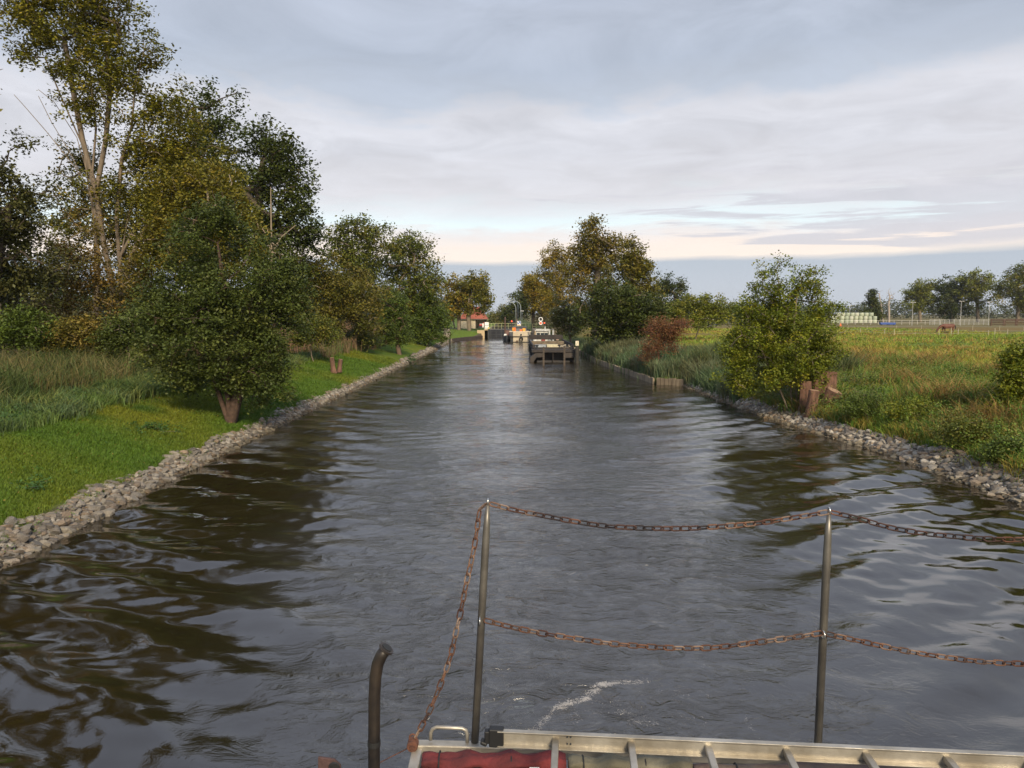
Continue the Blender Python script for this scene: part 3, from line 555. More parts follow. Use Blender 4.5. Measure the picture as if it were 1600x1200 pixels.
plant('dead_tree', 'leafless thin tree just left of the white dead one', 'tree', 296, (1380, 503), [(1374, 462, 8, 18)], 16, 1, .5, .3, 'brown', group=GO, r0=.28, bark=BARKW, nbr=12, rtip=.03, pw=.8)
# --- far woods: nobody could count these trees
def wood(name, label, x0, x1, D, h0, h1, n, leaf, pal, R=2.2, zb=1.5, z0=.2):
    xs = rng.uniform(x0, x1, n); ys_ = D+rng.uniform(-12, 12, n); top = h0+(h1-h0)*np.clip(.5+.5*sn(xs*.09, ys_*.0, 1., .3)+.25*sn(xs*.3, ys_*0, 1, .9), 0, 1)
    zz = zb+z0+(top-z0)*rng.uniform(0, 1, n)**.75; V, F, c = leafgeo(np.stack([xs, ys_, zz], 1), 26, R, leaf, PAL[pal])
    return tag(link(name, npmesh(name, V, F, col=c), m=FOL), label, 'wood', kind='stuff')
wood('far_wood', 'low distant wood on the horizon behind the pasture oaks', 150, 620, 560, 5, 12, 1500, 1.6, 'grey', R=3.2)
wood('far_wood', 'distant dark wood along the horizon left of the oaks', 40, 170, 430, 3, 8, 500, 1.3, 'oak', R=2.5)
wood('wood_edge', 'shadowy wood filling the view behind the left bank trees', -110, -13, 135, 6, 14, 1500, .9, 'dark', R=1.7)
wood('wood_edge', 'undergrowth behind the left edge tree and forked ash', -60, -27, 78, 3, 8, 700, .5, 'olive', R=1.1)
wood('far_wood', 'dark wood behind the right bank trees and the parked car', 14, 95, 250, 4, 9, 420, 1.0, 'oak', R=2.0)
# ------------------------------------------------------------------ grass, weeds and reeds
def inview(x, y, z, m=60):
    d = y*ct-(z-H)*st_; px = 800+FPX*x/np.maximum(d, .1); py = 600-FPX*((z-H)*ct+y*st_)/np.maximum(d, .1)
    return (d > .5) & (px > -m) & (px < 1600+m) & (py > -m) & (py < 1200+m)
def blades(x, y, h, w, col, lean=.35, cluster=None, kink=.0, z0=-.02):
    n = len(x); z = hgt(x, y)+z0; a = rng.uniform(0, 2*math.pi, n); b = rng.uniform(0, 2*math.pi, n)
    if cluster is not None: b = cluster
    k = h*np.abs(rng.normal(lean, lean*.5, n)); wx_, wy_ = np.cos(a)*w/2, np.sin(a)*w/2; dx, dy = np.cos(b)*k, np.sin(b)*k
    B = np.stack([x, y, z], 1); M_ = np.stack([x+dx*.3, y+dy*.3, z+h*.6], 1); T = np.stack([x+dx, y+dy, z+h*(1-kink*rng.uniform(0, 1, n))], 1)
    o = np.stack([wx_, wy_, 0*w], 1) if np.ndim(w) else np.stack([wx_, wy_, np.zeros(n)], 1)
    V = np.stack([B-o, B+o, M_+o*.8, M_-o*.8, T], 1).reshape(-1, 3); i = np.arange(n)*5
    Qd = np.stack([i, i+1, i+2, i+3], 1); Tr = np.stack([i+3, i+2, i+4], 1)
    return V, Qd, Tr, np.concatenate([col, col*1.12])
def put_blades(name, label, args, cat='grass', m=None):
    V, q, t, c = args; o = link(name, npmesh(name, V, q, t, col=c), m=m or BLD); return tag(o, label, cat, kind='stuff')
def scatter(n, y0, y1, side, d0, d1, power=1.):
    y = y0+(y1-y0)*rng.uniform(0, 1, n)**power; d = rng.uniform(d0, d1, n)
    x = xl(y)-d if side < 0 else xr(y)+d
    return x, y, d
def jitter(c, j=.25): return c*rng.uniform(1-j, 1+j, (len(c), 1))*rng.uniform(.93, 1.07, (len(c), 3))
# mown lawn on the left bank
x, y, d = scatter(260000, 13, 75, -1, .35, 5.3, 1.7); k = (d > wl(y)+.14*sn(x, y, 1.3)+.12*sn(x, y, 3.7, .6)+rng.normal(0, .08, len(y))-.10) & inview(x, y, 1); x, y, d = x[k], y[k], d[k]
h = rng.uniform(.04, .10, len(x))*(1+y/40)*(1+.5*np.clip(sn(x, y, 1.9), 0, 1)); put_blades('lawn_grass', 'short bright green grass sloping down to the left riprap', blades(x, y, h, .010+.0006*y, jitter(lawncol(x, y)), .6))
# tall grass and sedge above the lawn
def tall(n, y0, y1, side, d0, d1, h0, h1, cols, w0, lean, name, label, power=1.3, freq=.8, cat='grass', kink=.35, cut=-.9, tuft=9):
    nt_ = n//tuft; x, y, d = scatter(nt_, y0, y1, side, d0, d1, power); v = sn(x, y, freq, .4); k = (v > cut) & inview(x, y, 1.2); x, y, v = x[k], y[k], v[k]
    cc = np.array(cols); ci = np.clip(((v*.4+.5)*len(cc)+rng.normal(0, .5, len(x))), 0, len(cc)-.01).astype(int); hh = (h0+(h1-h0)*np.clip(.5+.4*v, 0, 1))*rng.uniform(.75, 1.2, len(x))
    X = np.repeat(x, tuft)+rng.normal(0, .09+.002*np.repeat(y, tuft)); Yb = np.repeat(y, tuft)+rng.normal(0, .1, len(x)*tuft); b = rng.uniform(0, 6.28, len(x)*tuft)*.7+np.repeat(rng.uniform(0, 6.28, len(x)), tuft)
    H_ = np.repeat(hh, tuft)*rng.uniform(.5, 1.1, len(X)); return put_blades(name, label, blades(X, Yb, H_, (w0+.0006*Yb), jitter(cc[np.repeat(ci, tuft)], .3), lean, b, kink), cat)
tall(70000, 17, 62, -1, 5.0, 8.2, .5, .95, [(.085, .145, .03), (.12, .175, .045), (.09, .135, .055), (.15, .18, .05), (.06, .10, .025)], .014, .55, 'sedge', 'lush green sedge along the top edge of the left lawn')
tall(90000, 17, 70, -1, 7.2, 17, 1.1, 1.9, [(.10, .11, .03), (.08, .105, .03), (.14, .12, .045), (.06, .085, .022)], .014, .45, 'tall_grass', 'tall brownish unmown grass behind the left sedge')
tall(40000, 62, 130, -1, 4.6, 16, .9, 1.9, [(.10, .11, .035), (.16, .115, .06), (.08, .10, .03), (.20, .13, .075)], .016, .3, 'reed_bed', 'reed bed with pinkish brown plumes behind the split stump', cat='reeds')
tall(16000, 60, 120, -1, 6.5, 13, 1.9, 2.5, [(.26, .16, .10), (.20, .13, .08)], .03, .25, 'reed_plumes', 'pinkish brown reed plumes above the left reed bed', cat='reeds')
# right bank
tall(170000, 16, 46, 1, .75, 13, .35, .85, [(.10, .19, .025), (.18, .25, .03), (.27, .22, .045), (.09, .17, .025), (.25, .17, .05)], .012, .7, 'bank_weeds', 'tangled green and tan weeds above the right riprap', power=1.5)
tall(60000, 30, 90, 1, 6, 34, .35, .8, [(.24, .27, .035), (.30, .25, .045), (.17, .24, .03), (.31, .22, .055)], .014, .6, 'meadow_grass', 'yellow green rough meadow in front of the pasture', power=1.1, freq=.3)
tall(60000, 60, 175, 1, 12, 80, .3, .7, [(.30, .28, .04), (.22, .28, .035), (.32, .23, .06), (.20, .27, .035)], .02, .5, 'pasture_grass', 'uneven pasture grass in front of the grazing horse', power=1.0, freq=.12)
tall(80000, 19, 52, 1, 2.2, 15, .7, 1.35, [(.14, .19, .03), (.22, .19, .045), (.10, .17, .025), (.24, .16, .05)], .013, .5, 'tall_weeds', 'knee high seeding weeds between the right stones and the meadow', power=1.25, cut=-.1)
tall(75000, 42, 98, 1, .25, 6.0, .8, 1.5, [(.085, .125, .055), (.07, .115, .045), (.11, .14, .07), (.12, .125, .06)], .02, .4, 'reed_bed', 'grey green reeds behind the timber piling', cat='reeds', tuft=7, kink=.15)
tall(20000, 42, 60, 1, 2.5, 6.8, 1.0, 2.0, [(.09, .125, .045), (.12, .13, .05), (.075, .11, .04)], .02, .35, 'reed_bed', 'tall yellowish green reeds between the red bush and the alder', cat='reeds', tuft=7, kink=.15)
# leafy weeds as clumps of small leaves
def weeds(name, label, n, y0, y1, side, d0, d1, R, leaf, pal, per=26, h=.25, power=1.4, cut=0.):
    x, y, d = scatter(n, y0, y1, side, d0, d1, power); k = (sn(x, y, .9, 1.7) > cut) & inview(x, y, 1); x, y = x[k], y[k]
    z = hgt(x, y)+rng.uniform(.05, h, len(x)); V, F, c = leafgeo(np.stack([x, y, z], 1), per, R, leaf, pal, 1.0, .6)
    return tag(link(name, npmesh(name, V, F, col=c), m=FOL), label, 'weeds', kind='stuff')
weeds('nettles', 'leafy nettles along the upper edge of the left lawn', 900, 16, 60, -1, 5.2, 7.4, .3, .10, [((.06, .12, .03), 2), ((.04, .085, .02), 2)], h=.5)
weeds('bank_herbs', 'leafy green and rusty herbs among the grass of the right bank', 3000, 17, 50, 1, .7, 11, .34, .085, [((.11, .20, .025), 3), ((.17, .23, .03), 2), ((.23, .17, .045), 1.4), ((.06, .12, .018), 2)], h=.95, cut=-.35)
weeds('bank_herbs', 'pale olive herbs hanging over the stones below the alder', 700, 33, 56, 1, .5, 5, .35, .10, [((.11, .13, .04), 3), ((.13, .12, .045), 2), ((.08, .11, .03), 2)], h=.8, cut=-.8)
weeds('lawn_weeds', 'scattered little broad leaved weeds on the left lawn', 900, 14, 50, -1, .9, 5, .10, .06, [((.10, .20, .03), 2), ((.06, .13, .02), 2)], per=12, h=.08, cut=.0)
weeds('fallen_leaves', 'yellow brown fallen leaves scattered on the left lawn and stones', 900, 13, 60, -1, -.1, 5, .3, .055, [((.30, .19, .04), 2), ((.20, .11, .03), 2)], per=2, h=.06, cut=-9)
weeds('stone_weeds', 'small green plants growing among the left riprap', 240, 13, 70, -1, .1, .8, .13, .05, [((.09, .16, .03), 2), ((.12, .13, .03), 1)], per=16, h=.25, cut=.1)
weeds('stone_weeds', 'small green and rusty plants growing among the right riprap', 260, 18, 52, 1, .2, 1.0, .15, .05, [((.09, .16, .03), 2), ((.17, .10, .04), 1)], per=18, h=.3, cut=.1)
weeds('meadow_herbs', 'darker leafy patches in the rough meadow', 900, 38, 120, 1, 7, 60, .55, .2, [((.07, .12, .02), 3), ((.10, .15, .02), 2), ((.16, .13, .035), 1)], h=.45, power=1.1, cut=.2)
def clump(px, py, label, R, n=14, per=22, leaf=.09, pal=None, z=.7, name='weed_clump', cat='weed clump', hh=.3):
    c = PZ(px, py, z); c[2] = hgt(c[0], c[1]); root = thing(name, c, label, cat)
    cc = np.stack([rng.normal(0, R*.55, n), rng.normal(0, R*.55, n), rng.uniform(.04, hh, n)], 1)
    V, F, col = leafgeo(cc, per, .16, leaf, pal or [((.06, .13, .03), 2), ((.045, .095, .02), 2)], 1.2, .5); link('leaves', npmesh('leaves', V, F, col=col), root, m=FOL)
    for p in cc[:8]: MB().tube([(p[0]*.4, p[1]*.4, 0), (p[0]*.8, p[1]*.8, p[2]*.7), tuple(p)], .006, 4).build('stalk', BARK, root)
clump(232, 672, 'low spreading nettle patch in the middle of the left lawn', .75, 26, 26, z=.85)
clump(150, 640, 'small leafy weed clump under the left sedge', .4, z=1.0)
clump(292, 622, 'nettle clump beside the dark shade of the left alder', .45, z=1.0, hh=.5)
clump(40, 745, 'ragged weed clump on the lawn at the left edge', .5, z=.9, hh=.15)
clump(640, 552, 'small green bush beside the coned alder stump', .8, 22, 26, .15, z=1., hh=.9)
clump(1242, 628, 'tuft of green leaves on the stones left of the cut stumps', .35, z=.4, hh=.6, pal=[((.09, .15, .03), 2), ((.11, .14, .05), 1)])
# ------------------------------------------------------------------ riprap
def rockmesh(sub, seed):
    r = np.random.default_rng(seed); b = bmesh.new(); bmesh.ops.create_icosphere(b, subdivisions=sub, radius=1.); V = np.array([v.co[:] for v in b.verts]); F = np.array([[v.index for v in f.verts] for f in b.faces]); b.free()
    for _ in range(11):
        n = r.normal(size=3); n /= np.linalg.norm(n); d = r.uniform(.45, .85); s = V@n-d; V = V-np.where(s > 0, s, 0)[:, None]*n
    V = V*np.array([r.uniform(.9, 1.25), r.uniform(.75, 1.), r.uniform(.5, .8)]); return V, F
ROCKC = [(.19, .165, .135), (.26, .23, .185), (.13, .115, .10), (.24, .18, .125), (.34, .305, .255)]
rockm = mat('limestone', rough=.9, obrand=ROCKC, var=.4, scale=7., bump=.7, bscale=12.)
rockm2 = mat('limestone_rubble', attr=True, rough=.9, var=.35, scale=7., bump=.6, bscale=10.)
RV = [rockmesh(2, s) for s in range(10)]; RV1 = [rockmesh(1, s+30) for s in range(8)]
RM = [npmesh('stone', V, None, F) for V, F in RV]
for m_ in RM: m_.materials.append(rockm)
cand = []
for side, y0, y1, n, pw in ((-1, 12.5, 142, 15000, 2.2), (1, 16, 53.5, 7500, 1.35)):
    y = y0+(y1-y0)*rng.uniform(0, 1, n)**pw; wv = wl(y) if side < 0 else wr(y)
    d = rng.uniform(-.25, 1.15, n)*wv*(1+.2*sn(y*1.3, y*0, 1.)); x = xl(y)-d if side < 0 else xr(y)+d
    s = rng.lognormal(-2.62, .40, n)*(1+.010*y); s = np.clip(s, .03, .20)
    base = np.where(d < 0, d*.45, hgt(x, y))
    z = base+s*rng.uniform(-.1, .35, n); k = inview(x, y, z, 40); 
    for a in zip(x[k], y[k], z[k], s[k]): cand.append((*a, side))
cand = np.array(cand); vis = cand[:, 3]/np.hypot(cand[:, 0], cand[:, 1])*np.where(inview(cand[:, 0], cand[:, 1], cand[:, 2], -8), 1, .01)
order = np.argsort(-vis); first = order[:300]; rest = order[300:]
for i in first:
    x, y, z, s, side = cand[i]; o = bpy.data.objects.new('riprap_stone', RM[int(rng.integers(10))]); COL.objects.link(o)
    o.location = (x, y, z); o.scale = (s, s, s); o.rotation_euler = (rng.uniform(-.5, .5), rng.uniform(-.5, .5), rng.uniform(0, 6.28))
    tag(o, 'pale angular riprap stone at the left waterline near the viewer' if side < 0 else 'pale angular riprap stone at the right waterline below the weeds', 'stone', 'riprap stones of the left bank' if side < 0 else 'riprap stones of the right bank')
def rubble(name, label, ids):
    Vs, Fs, Cs, k = [], [], [], 0
    for i in ids:
        x, y, z, s, side = cand[i]; V, F = (RV if y < 32 else RV1)[int(rng.integers(8))]
        R = np.array(Matrix.Rotation(rng.uniform(0, 6.28), 3, 'Z')@Matrix.Rotation(rng.uniform(-.6, .6), 3, 'X')); V = V@R.T*s+[x, y, z]
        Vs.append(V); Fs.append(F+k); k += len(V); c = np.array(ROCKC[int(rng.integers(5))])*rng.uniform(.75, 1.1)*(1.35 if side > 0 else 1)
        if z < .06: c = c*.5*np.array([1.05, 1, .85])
        Cs.append(np.repeat(c[None], len(F), 0))
    return tag(link(name, npmesh(name, np.concatenate(Vs), None, np.concatenate(Fs), col=np.concatenate(Cs)), m=rockm2), label, 'stones', kind='stuff')
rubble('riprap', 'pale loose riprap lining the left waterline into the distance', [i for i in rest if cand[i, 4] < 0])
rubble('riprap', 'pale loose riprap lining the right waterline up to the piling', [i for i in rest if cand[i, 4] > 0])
# ------------------------------------------------------------------ timber piling
wood_grey = mat('weathered_timber', (.20, .16, .11), .9, col2=(.11, .085, .06), scale=3, bump=.7, bscale=10, stretch=(1, 1, .3))
wood_mid = mat('pale_piling', (.34, .28, .19), .9, col2=(.17, .13, .09), scale=2.5, bump=.7, bscale=10, stretch=(1, 1, .3))
def piling(name, label, pts, z1, m, step=.28, dz=.05, cat='retaining wall', z0=-.6):
    b = MB(); P = [Vector((*p, 0)) for p in pts]; root = thing(name, (P[0].x, P[0].y, 0), label, cat)
    for a, c in zip(P[:-1], P[1:]):
        n = max(1, int((c-a).length/step)); dirv = (c-a).normalized(); ang = math.atan2(dirv.y, dirv.x)
        for i in range(n):
            p = a.lerp(c, (i+.5)/n)-root.location; h = z1+random.uniform(-dz, dz); b.box((p.x, p.y, (h+z0)/2), (step*.93, .12+random.uniform(0, .03), h-z0), rz=ang+random.uniform(-.04, .04))
    b.build('boards', m, root, bevel=.012)
    w_ = MB()
    for a, c in zip(P[:-1], P[1:]):
        dirv = (c-a).normalized(); nrm = Vector((-dirv.y, dirv.x, 0))*.09
        if name == 'timber_piling': w_.bar(a+nrm-root.location+Vector((0, 0, z1*.55)), c+nrm-root.location+Vector((0, 0, z1*.55)), .05, .12)
    if w_.v: w_.build('waling', m, root, bevel=.01)
piling('timber_piling', 'low pale timber piling holding the reeds on the right bank', [(float(xr(y))-.02, y) for y in (100, 89, 78, 70, 62.5, 58, 54.75)], .42, wood_mid)
piling('timber_piling', 'short stub of dark timber piling where the right stones begin', [(10.15+.1, 54.3), (11.0, 53.9), (11.95, 53.2)], .45, wood_grey)
piling('sheet_piling', 'dark sheet piling under the green lawn left of the lock', [(float(xl(y))-.02, y) for y in (138, 145, 150, 154, 156.5)], .55, mat('rusty_sheet', (.07, .05, .04), .8, col2=(.04, .03, .028), scale=3), step=.45, dz=.02)
# ------------------------------------------------------------------ tree stumps
stumpb = mat('stump_bark', (.085, .046, .03), .95, col2=(.19, .10, .066), scale=5, bump=1., bscale=14, stretch=(1, 1, .3)); cutm = mat('cut_wood', (.36, .23, .14), .8, col2=(.25, .15, .09), scale=9, bump=.3)
def stump(px, py, z, r, h, label, tilt=(0, 0), D=None, slant=0.):
    r = r*(1.3 if px > 800 else 1)
    c = PZ(px, py, z) if D is None else PD(px, py, D); root = thing('tree_stump', c, label, 'stump'); n = 18; rings = []; ph = random.uniform(0, 6)
    for t in (-.15, 0, .12, .3, .6, .85, 1.):
        rr = r*(1.35-.9*t if t < .3 else 1.08-.08*t); ax = Vector((tilt[0]*t, tilt[1]*t, h*t)); ring = []
        for k in range(n):
            a = 2*math.pi*k/n; q = rr*(1+.09*math.sin(3*a+ph)+.06*math.sin(5*a+ph*2)+.03*math.sin(9*a)); dz = slant*math.cos(a)*r if t > .8 else 0
            ring.append((ax.x+q*math.cos(a), ax.y+q*math.sin(a), ax.z+dz-(tilt[0]*math.cos(a)+tilt[1]*math.sin(a))*q/h*t))
        rings.append(ring)
    b = MB().loft(rings); b.build('bark', stumpb, root, smooth=False)
    top = rings[-1]; c0 = Vector((tilt[0], tilt[1], h)); cu_ = MB(); ax = Vector((tilt[0], tilt[1], h)).normalized()
    r1 = [tuple(c0+(Vector(p)-c0)*.86+ax*.004) for p in top]; r2_ = [tuple(c0+(Vector(p)-c0)*.8+ax*.014) for p in top]; cu_.loft([r1, r2_]).build('cut_face', cutm, root)
    return root
SG = None
stump(1258, 645, .45, .20, 1.45, 'slim upright cut stump at the left of the main cluster', (.0, .05))
stump(1274, 641, .5, .22, 1.75, 'tall upright stump in the middle of the right bank cluster', (.05, .1))
stump(1289, 639, .55, .30, 1.75, 'widest tall stump at the back of the right bank cluster', (.1, .1))
stump(1265, 653, .35, .17, 1.25, 'short stump with an orange chip at the front of the cluster', (.12, -.1))
stump(1284, 646, .45, .25, 1.1, 'leaning stump showing its pale round cut face', (.38, -.35))
stump(1216, 626, .45, .17, 1.05, 'narrow stump under the left side of the sunlit alder', (-.05, .0))
stump(1233, 628, .45, .2, .8, 'low stump between the alder stems', (.1, .05))
sr = stump(521, 580, .95, .15, .95, 'taller prong of the split stump on the left lawn', (-.1, 0))
stump(530, 579, .95, .14, .8, 'shorter prong of the split stump on the left lawn', (.12, 0))
# ------------------------------------------------------------------ path, lock, house
pathm = mat('sandy_path', (.34, .27, .18), .95, col2=(.25, .2, .13), scale=1.5)
P = [(-12.2, 141.), (-12.4, 148), (-13.4, 158), (-14.5, 170), (-12, 181)]
V = []; 
for i, (x, y) in enumerate(P): 
    for dx in (-.7, .7): V.append((x+dx, y, float(hgt(x+dx, y))+.10))
link('path', npmesh('path', V, [(2*i, 2*i+1, 2*i+3, 2*i+2) for i in range(len(P)-1)]), m=pathm); tag(bpy.data.objects['path'], kind='structure')
V = [(a, b, float(hgt(a, b))+.10) for a, b in ((-17, 163), (-4.6, 160), (-3.9, 186), (-16, 186))]; 
yd = link('forecourt', npmesh('forecourt', V, [(0, 1, 2, 3)]), m=mat('bare_earth', (.24, .17, .11), .95, col2=(.30, .22, .14), scale=1.)); tag(yd, kind='structure')
conc = mat('lock_concrete', (.50, .38, .22), .85, col2=(.42, .32, .2), scale=1.2, bump=.2); dark = mat('dark_steel', (.035, .04, .05), .5, col2=(.02, .024, .03), scale=2)
lk = thing('lock_wall', (-5.2, 157, 0), 'ochre concrete lock wall left of the dark gate', 'lock wall')
MB().box((0, 8, .55), (.8, 17, 2.5)).box((-.8, -.1, .5), (2.2, .8, 2.3)).build('wall', conc, lk, bevel=.04); MB().box((.0, 8, 1.86), (.9, 17, .1)).build('coping', mat('coping', (.55, .48, .36), .8), lk, bevel=.02)
MB().box((.46, -.6, .6), (.28, .28, 2.6)).build('fender_post', dark, lk); MB().tube([(.46, -.62, 1.9), (.46, -.62, 2.25)], .14, 8).build('yellow_cap', mat('yellow', (.75, .62, .12), .6), lk)
lk = thing('lock_wall', (4.6, 150, 0), 'beige lock wall behind the moored boats on the right', 'lock wall'); MB().box((.8, 12, .6), (2.0, 26, 2.3)).build('wall', conc, lk, bevel=.04)
gt = thing('lock_gate', (-.5, 163, 0), 'dark blue black lock gate closing the canal', 'lock gate')
b = MB().box((0, 0, .35), (8.6, .3, 2.6)); b.build('gate_leaf', mat('gate_plate', (.010, .013, .022), .8, col2=(.02, .022, .03), scale=1), gt)
b = MB(); [b.box((x, -.2, .35), (.12, .1, 2.4)) for x in np.arange(-4, 4.3, 1.15)]; [b.box((0, -.2, z), (8.5, .08, .1)) for z in (.6, 1.3)]; b.build('ribs', dark, gt)
MB().box((0, .3, 1.72), (8.8, .9, .08)).build('walkway', mat('walkway', (.2, .2, .2), .7), gt)
rm = mat('railing_paint', (.42, .44, .22), .5); rl_ = thing('railing', (-.5, 162.9, 1.78), 'pale yellow green railing along the lock gate', 'railing')
[MB().tube([(x, 0, 0), (x, 0, 1.15)], .035, 6).build('upright', rm, rl_) for x in np.arange(-4.6, 4.4, .72)]; MB().tube([(-4.7, 0, 1.15), (4.4, 0, 1.15)], .04, 6).tube([(-4.7, 0, .6), (4.4, 0, .6)], .03, 6).build('rails', rm, rl_)
rl_ = thing('railing', (4.6, 158, 1.78), 'railing on the right lock wall behind the workboat', 'railing')
[MB().tube([(x, 0, 0), (x, 0, 1.1)], .035, 6).build('upright', rm, rl_) for x in np.arange(-.4, 4.4, .8)]; MB().tube([(-.4, 0, 1.1), (4.4, 0, 1.1)], .04, 6).tube([(-.4, 0, .6), (4.4, 0, .6)], .03, 6).build('rails', rm, rl_)
# shed
wallm = mat('cream_render', (.62, .54, .40), .9, col2=(.55, .47, .34), scale=2); 
def tilemat():
    m = mat('red_tiles', (.34, .10, .06), .85, col2=(.25, .075, .05), scale=2.5); t = m.node_tree; b = t.nodes['Principled BSDF']; wv = N(t, 'ShaderNodeTexWave', bands_direction='Z', i_Scale=2.2, i_Distortion=.5); tcx = N(t, 'ShaderNodeTexCoord'); t.links.new(tcx.outputs['Object'], wv.inputs[0])
    bp = N(t, 'ShaderNodeBump', i_Strength=.6, i_Distance=.05); t.links.new(wv.outputs['Fac'], bp.inputs['Height']); t.links.new(bp.outputs[0], b.inputs['Normal']); return m
hs_ = thing('shed', (-9.3, 184, 1.55), 'cream shed with a steep red tiled roof and an open bay beside the lock', 'shed')
b = MB(); b.box((-1.2, 2, 1.05), (3.6, 5, 2.3)).box((1.9, 4.2, 1.05), (2.6, .4, 2.3)).box((3.1, 3.9, 1.05), (.15, 1., 2.3)); b.build('wall', wallm, hs_)
b = MB(); [b.box((x, -.35, 1.0), (.14, .14, 2.4)) for x in (.75, 3.1)]; b.box((1.9, -.35, 2.1), (2.6, .16, .2)); b.build('bay_posts', mat('dark_timber', (.06, .045, .035), .8), hs_)
b = MB(); b.add([(-3.3, -.9, 2.15), (3.6, -.9, 2.15), (3.6, 5, 2.15), (-3.3, 5, 2.15), (-1.4, 2, 5.1), (1.5, 2, 5.1)], [(0, 1, 5, 4), (1, 2, 5), (2, 3, 4, 5), (3, 0, 4), (3, 2, 1, 0)]); b.build('roof', tilemat(), hs_)
MB().box((.1, -.92, 2.12), (6.9, .06, .18)).build('gutter', mat('gutter', (.12, .09, .08), .6), hs_); MB().box((-.5, -.54, .9), (.85, .08, 1.9)).build('door', mat('shed_door', (.5, .42, .3), .7), hs_); MB().box((-2., -.54, 1.2), (.7, .06, .7)).build('window', mat('shed_window', (.5, .45, .36), .4), hs_)
bn = thing('handcart', (-7.2, 183.6, 1.55), 'small red cart parked in the open bay of the shed', 'cart'); redp = mat('red_paint', (.5, .03, .03), .4)
MB().box((0, 0, .75), (1.1, .9, .35)).box((.45, 0, 1.1), (.2, .8, .5)).build('body', redp, bn, bevel=.04); b = MB(); [b.disc((x, -.5, .3), .3, .12) for x in (-.35, .4)]; b.build('wheels', dark, bn); MB().box((0, 0, 1.0), (1., .7, .12)).build('load', mat('pale_load', (.55, .5, .5), .7), bn)
for i, (px, w_, hh, lab) in enumerate(((761.3, .85, 1.05, 'tall white control cabinet standing on the lock wall'), (755.5, .3, .85, 'narrow pale cabinet left of the white control cabinet'))):
    c = PD(px, 518, 159 if i == 0 else 161); cb = thing('cabinet', (c[0]-.1, c[1], 1.9), lab, 'cabinet'); wp = mat('white_cabinet', (.75, .75, .73), .5)
    MB().box((0, 0, hh*.75), (w_, .4, hh*1.05)).build('upper_box', wp, cb, bevel=.03)
    if i == 0: MB().box((0, 0, .1), (w_*.96, .42, .25)).build('plinth', mat('plinth', (.5, .5, .48), .7), cb); MB().box((0, -.215, .62), (w_*.9, .02, .06)).build('shadow_gap', dark, cb)
# lamps
lampm = mat('galvanised', (.27, .31, .31), .45, metal=.4)
for px, D, top, arm, lab in ((806, 172, 7.6, -2.2, 'leftmost of the three curved street lamps at the lock'), (809.3, 181, 8.4, -2.6, 'middle of the three curved street lamps, slightly taller'), (813.5, 190, 8.2, -2.9, 'rightmost curved street lamp rising behind the blue and white sign')):
    c = PD(px, 508, D); r0_ = thing('street_lamp', (c[0], D, 1.6), lab, 'street lamp', 'curved street lamps at the lock'); h = top-1.6
    pts = [(0, 0, -.2), (0, 0, h-1.6)]+[(arm*.55*(1-math.cos(a)), 0, h-1.6+1.5*math.sin(a)) for a in np.linspace(.2, 1.5, 7)]+[(arm*.8, 0, h)]
    MB().tube(pts, [.11]*2+[.085]*8, 8).build('pole', lampm, r0_, smooth=True); MB().loft([[(arm*t+0*a, .16*k*math.cos(a), h+.02+.08*k*math.sin(a)) for a in np.linspace(0, 6.28, 9)[:-1]] for t, k in ((.78, .5), (.85, 1), (1., .9), (1.08, .4))]).build('lamp_head', mat('lamp_head', (.6, .62, .62), .4), r0_)
cv = thing('camera_post', PD(815.6, 508, 186), 'small surveillance camera bracket beside the right lamp', 'camera'); MB().tube([(0, 0, -.5), (0, 0, 3.6)], .05, 6).build('post', lampm, cv); MB().box((0, 0, 3.4), (.8, .25, .22)).build('housing', mat('pale_grey', (.6, .6, .58), .5), cv, bevel=.02)
# signals
whr = mat('white_ring', (.8, .8, .78), .5); blk = mat('matt_black', (.015, .015, .015), .6)
redl = mat('red_lamp', (.5, .02, .01), .4, emit=((1., .09, .03), 2.2))
def signal(px, py, D, label, discs):
    c = PD(px, py, D); base = max(1.4, float(hgt(c[0], D))) if c[0] > 4.5 or c[0] < -5 else 1.7
    r = thing('signal_light', (c[0], D, base), label, 'signal light'); h = c[2]-base; MB().tube([(0, .12, -.3), (0, .12, h)], .05, 6).build('mast', dark, r)
    for dz, R, ring, lit in discs:
        MB().disc((0, 0, h+dz), R, .12).build('disc', blk, r)
        if ring: MB().tube([(R*math.cos(a), -.06, h+dz+R*math.sin(a)) for a in np.linspace(0, 2*math.pi, 21)[:-1]], .07, 6, closed=True).build('ring', whr, r)
        if lit: MB().disc((0, -.09, h+dz), R*.55, .08).build('lamp', redl, r)
signal(799.5, 502, 150, 'lone red signal light left of the street lamps', [(0, .22, False, True)])
signal(844.8, 505, 140, 'white ringed signal with a dark upper disc and red light below', [(0, .27, True, True), (.7, .33, True, False)])
signal(850.6, 504.6, 141, 'red signal light just right of the ringed pair', [(0, .22, False, True)])
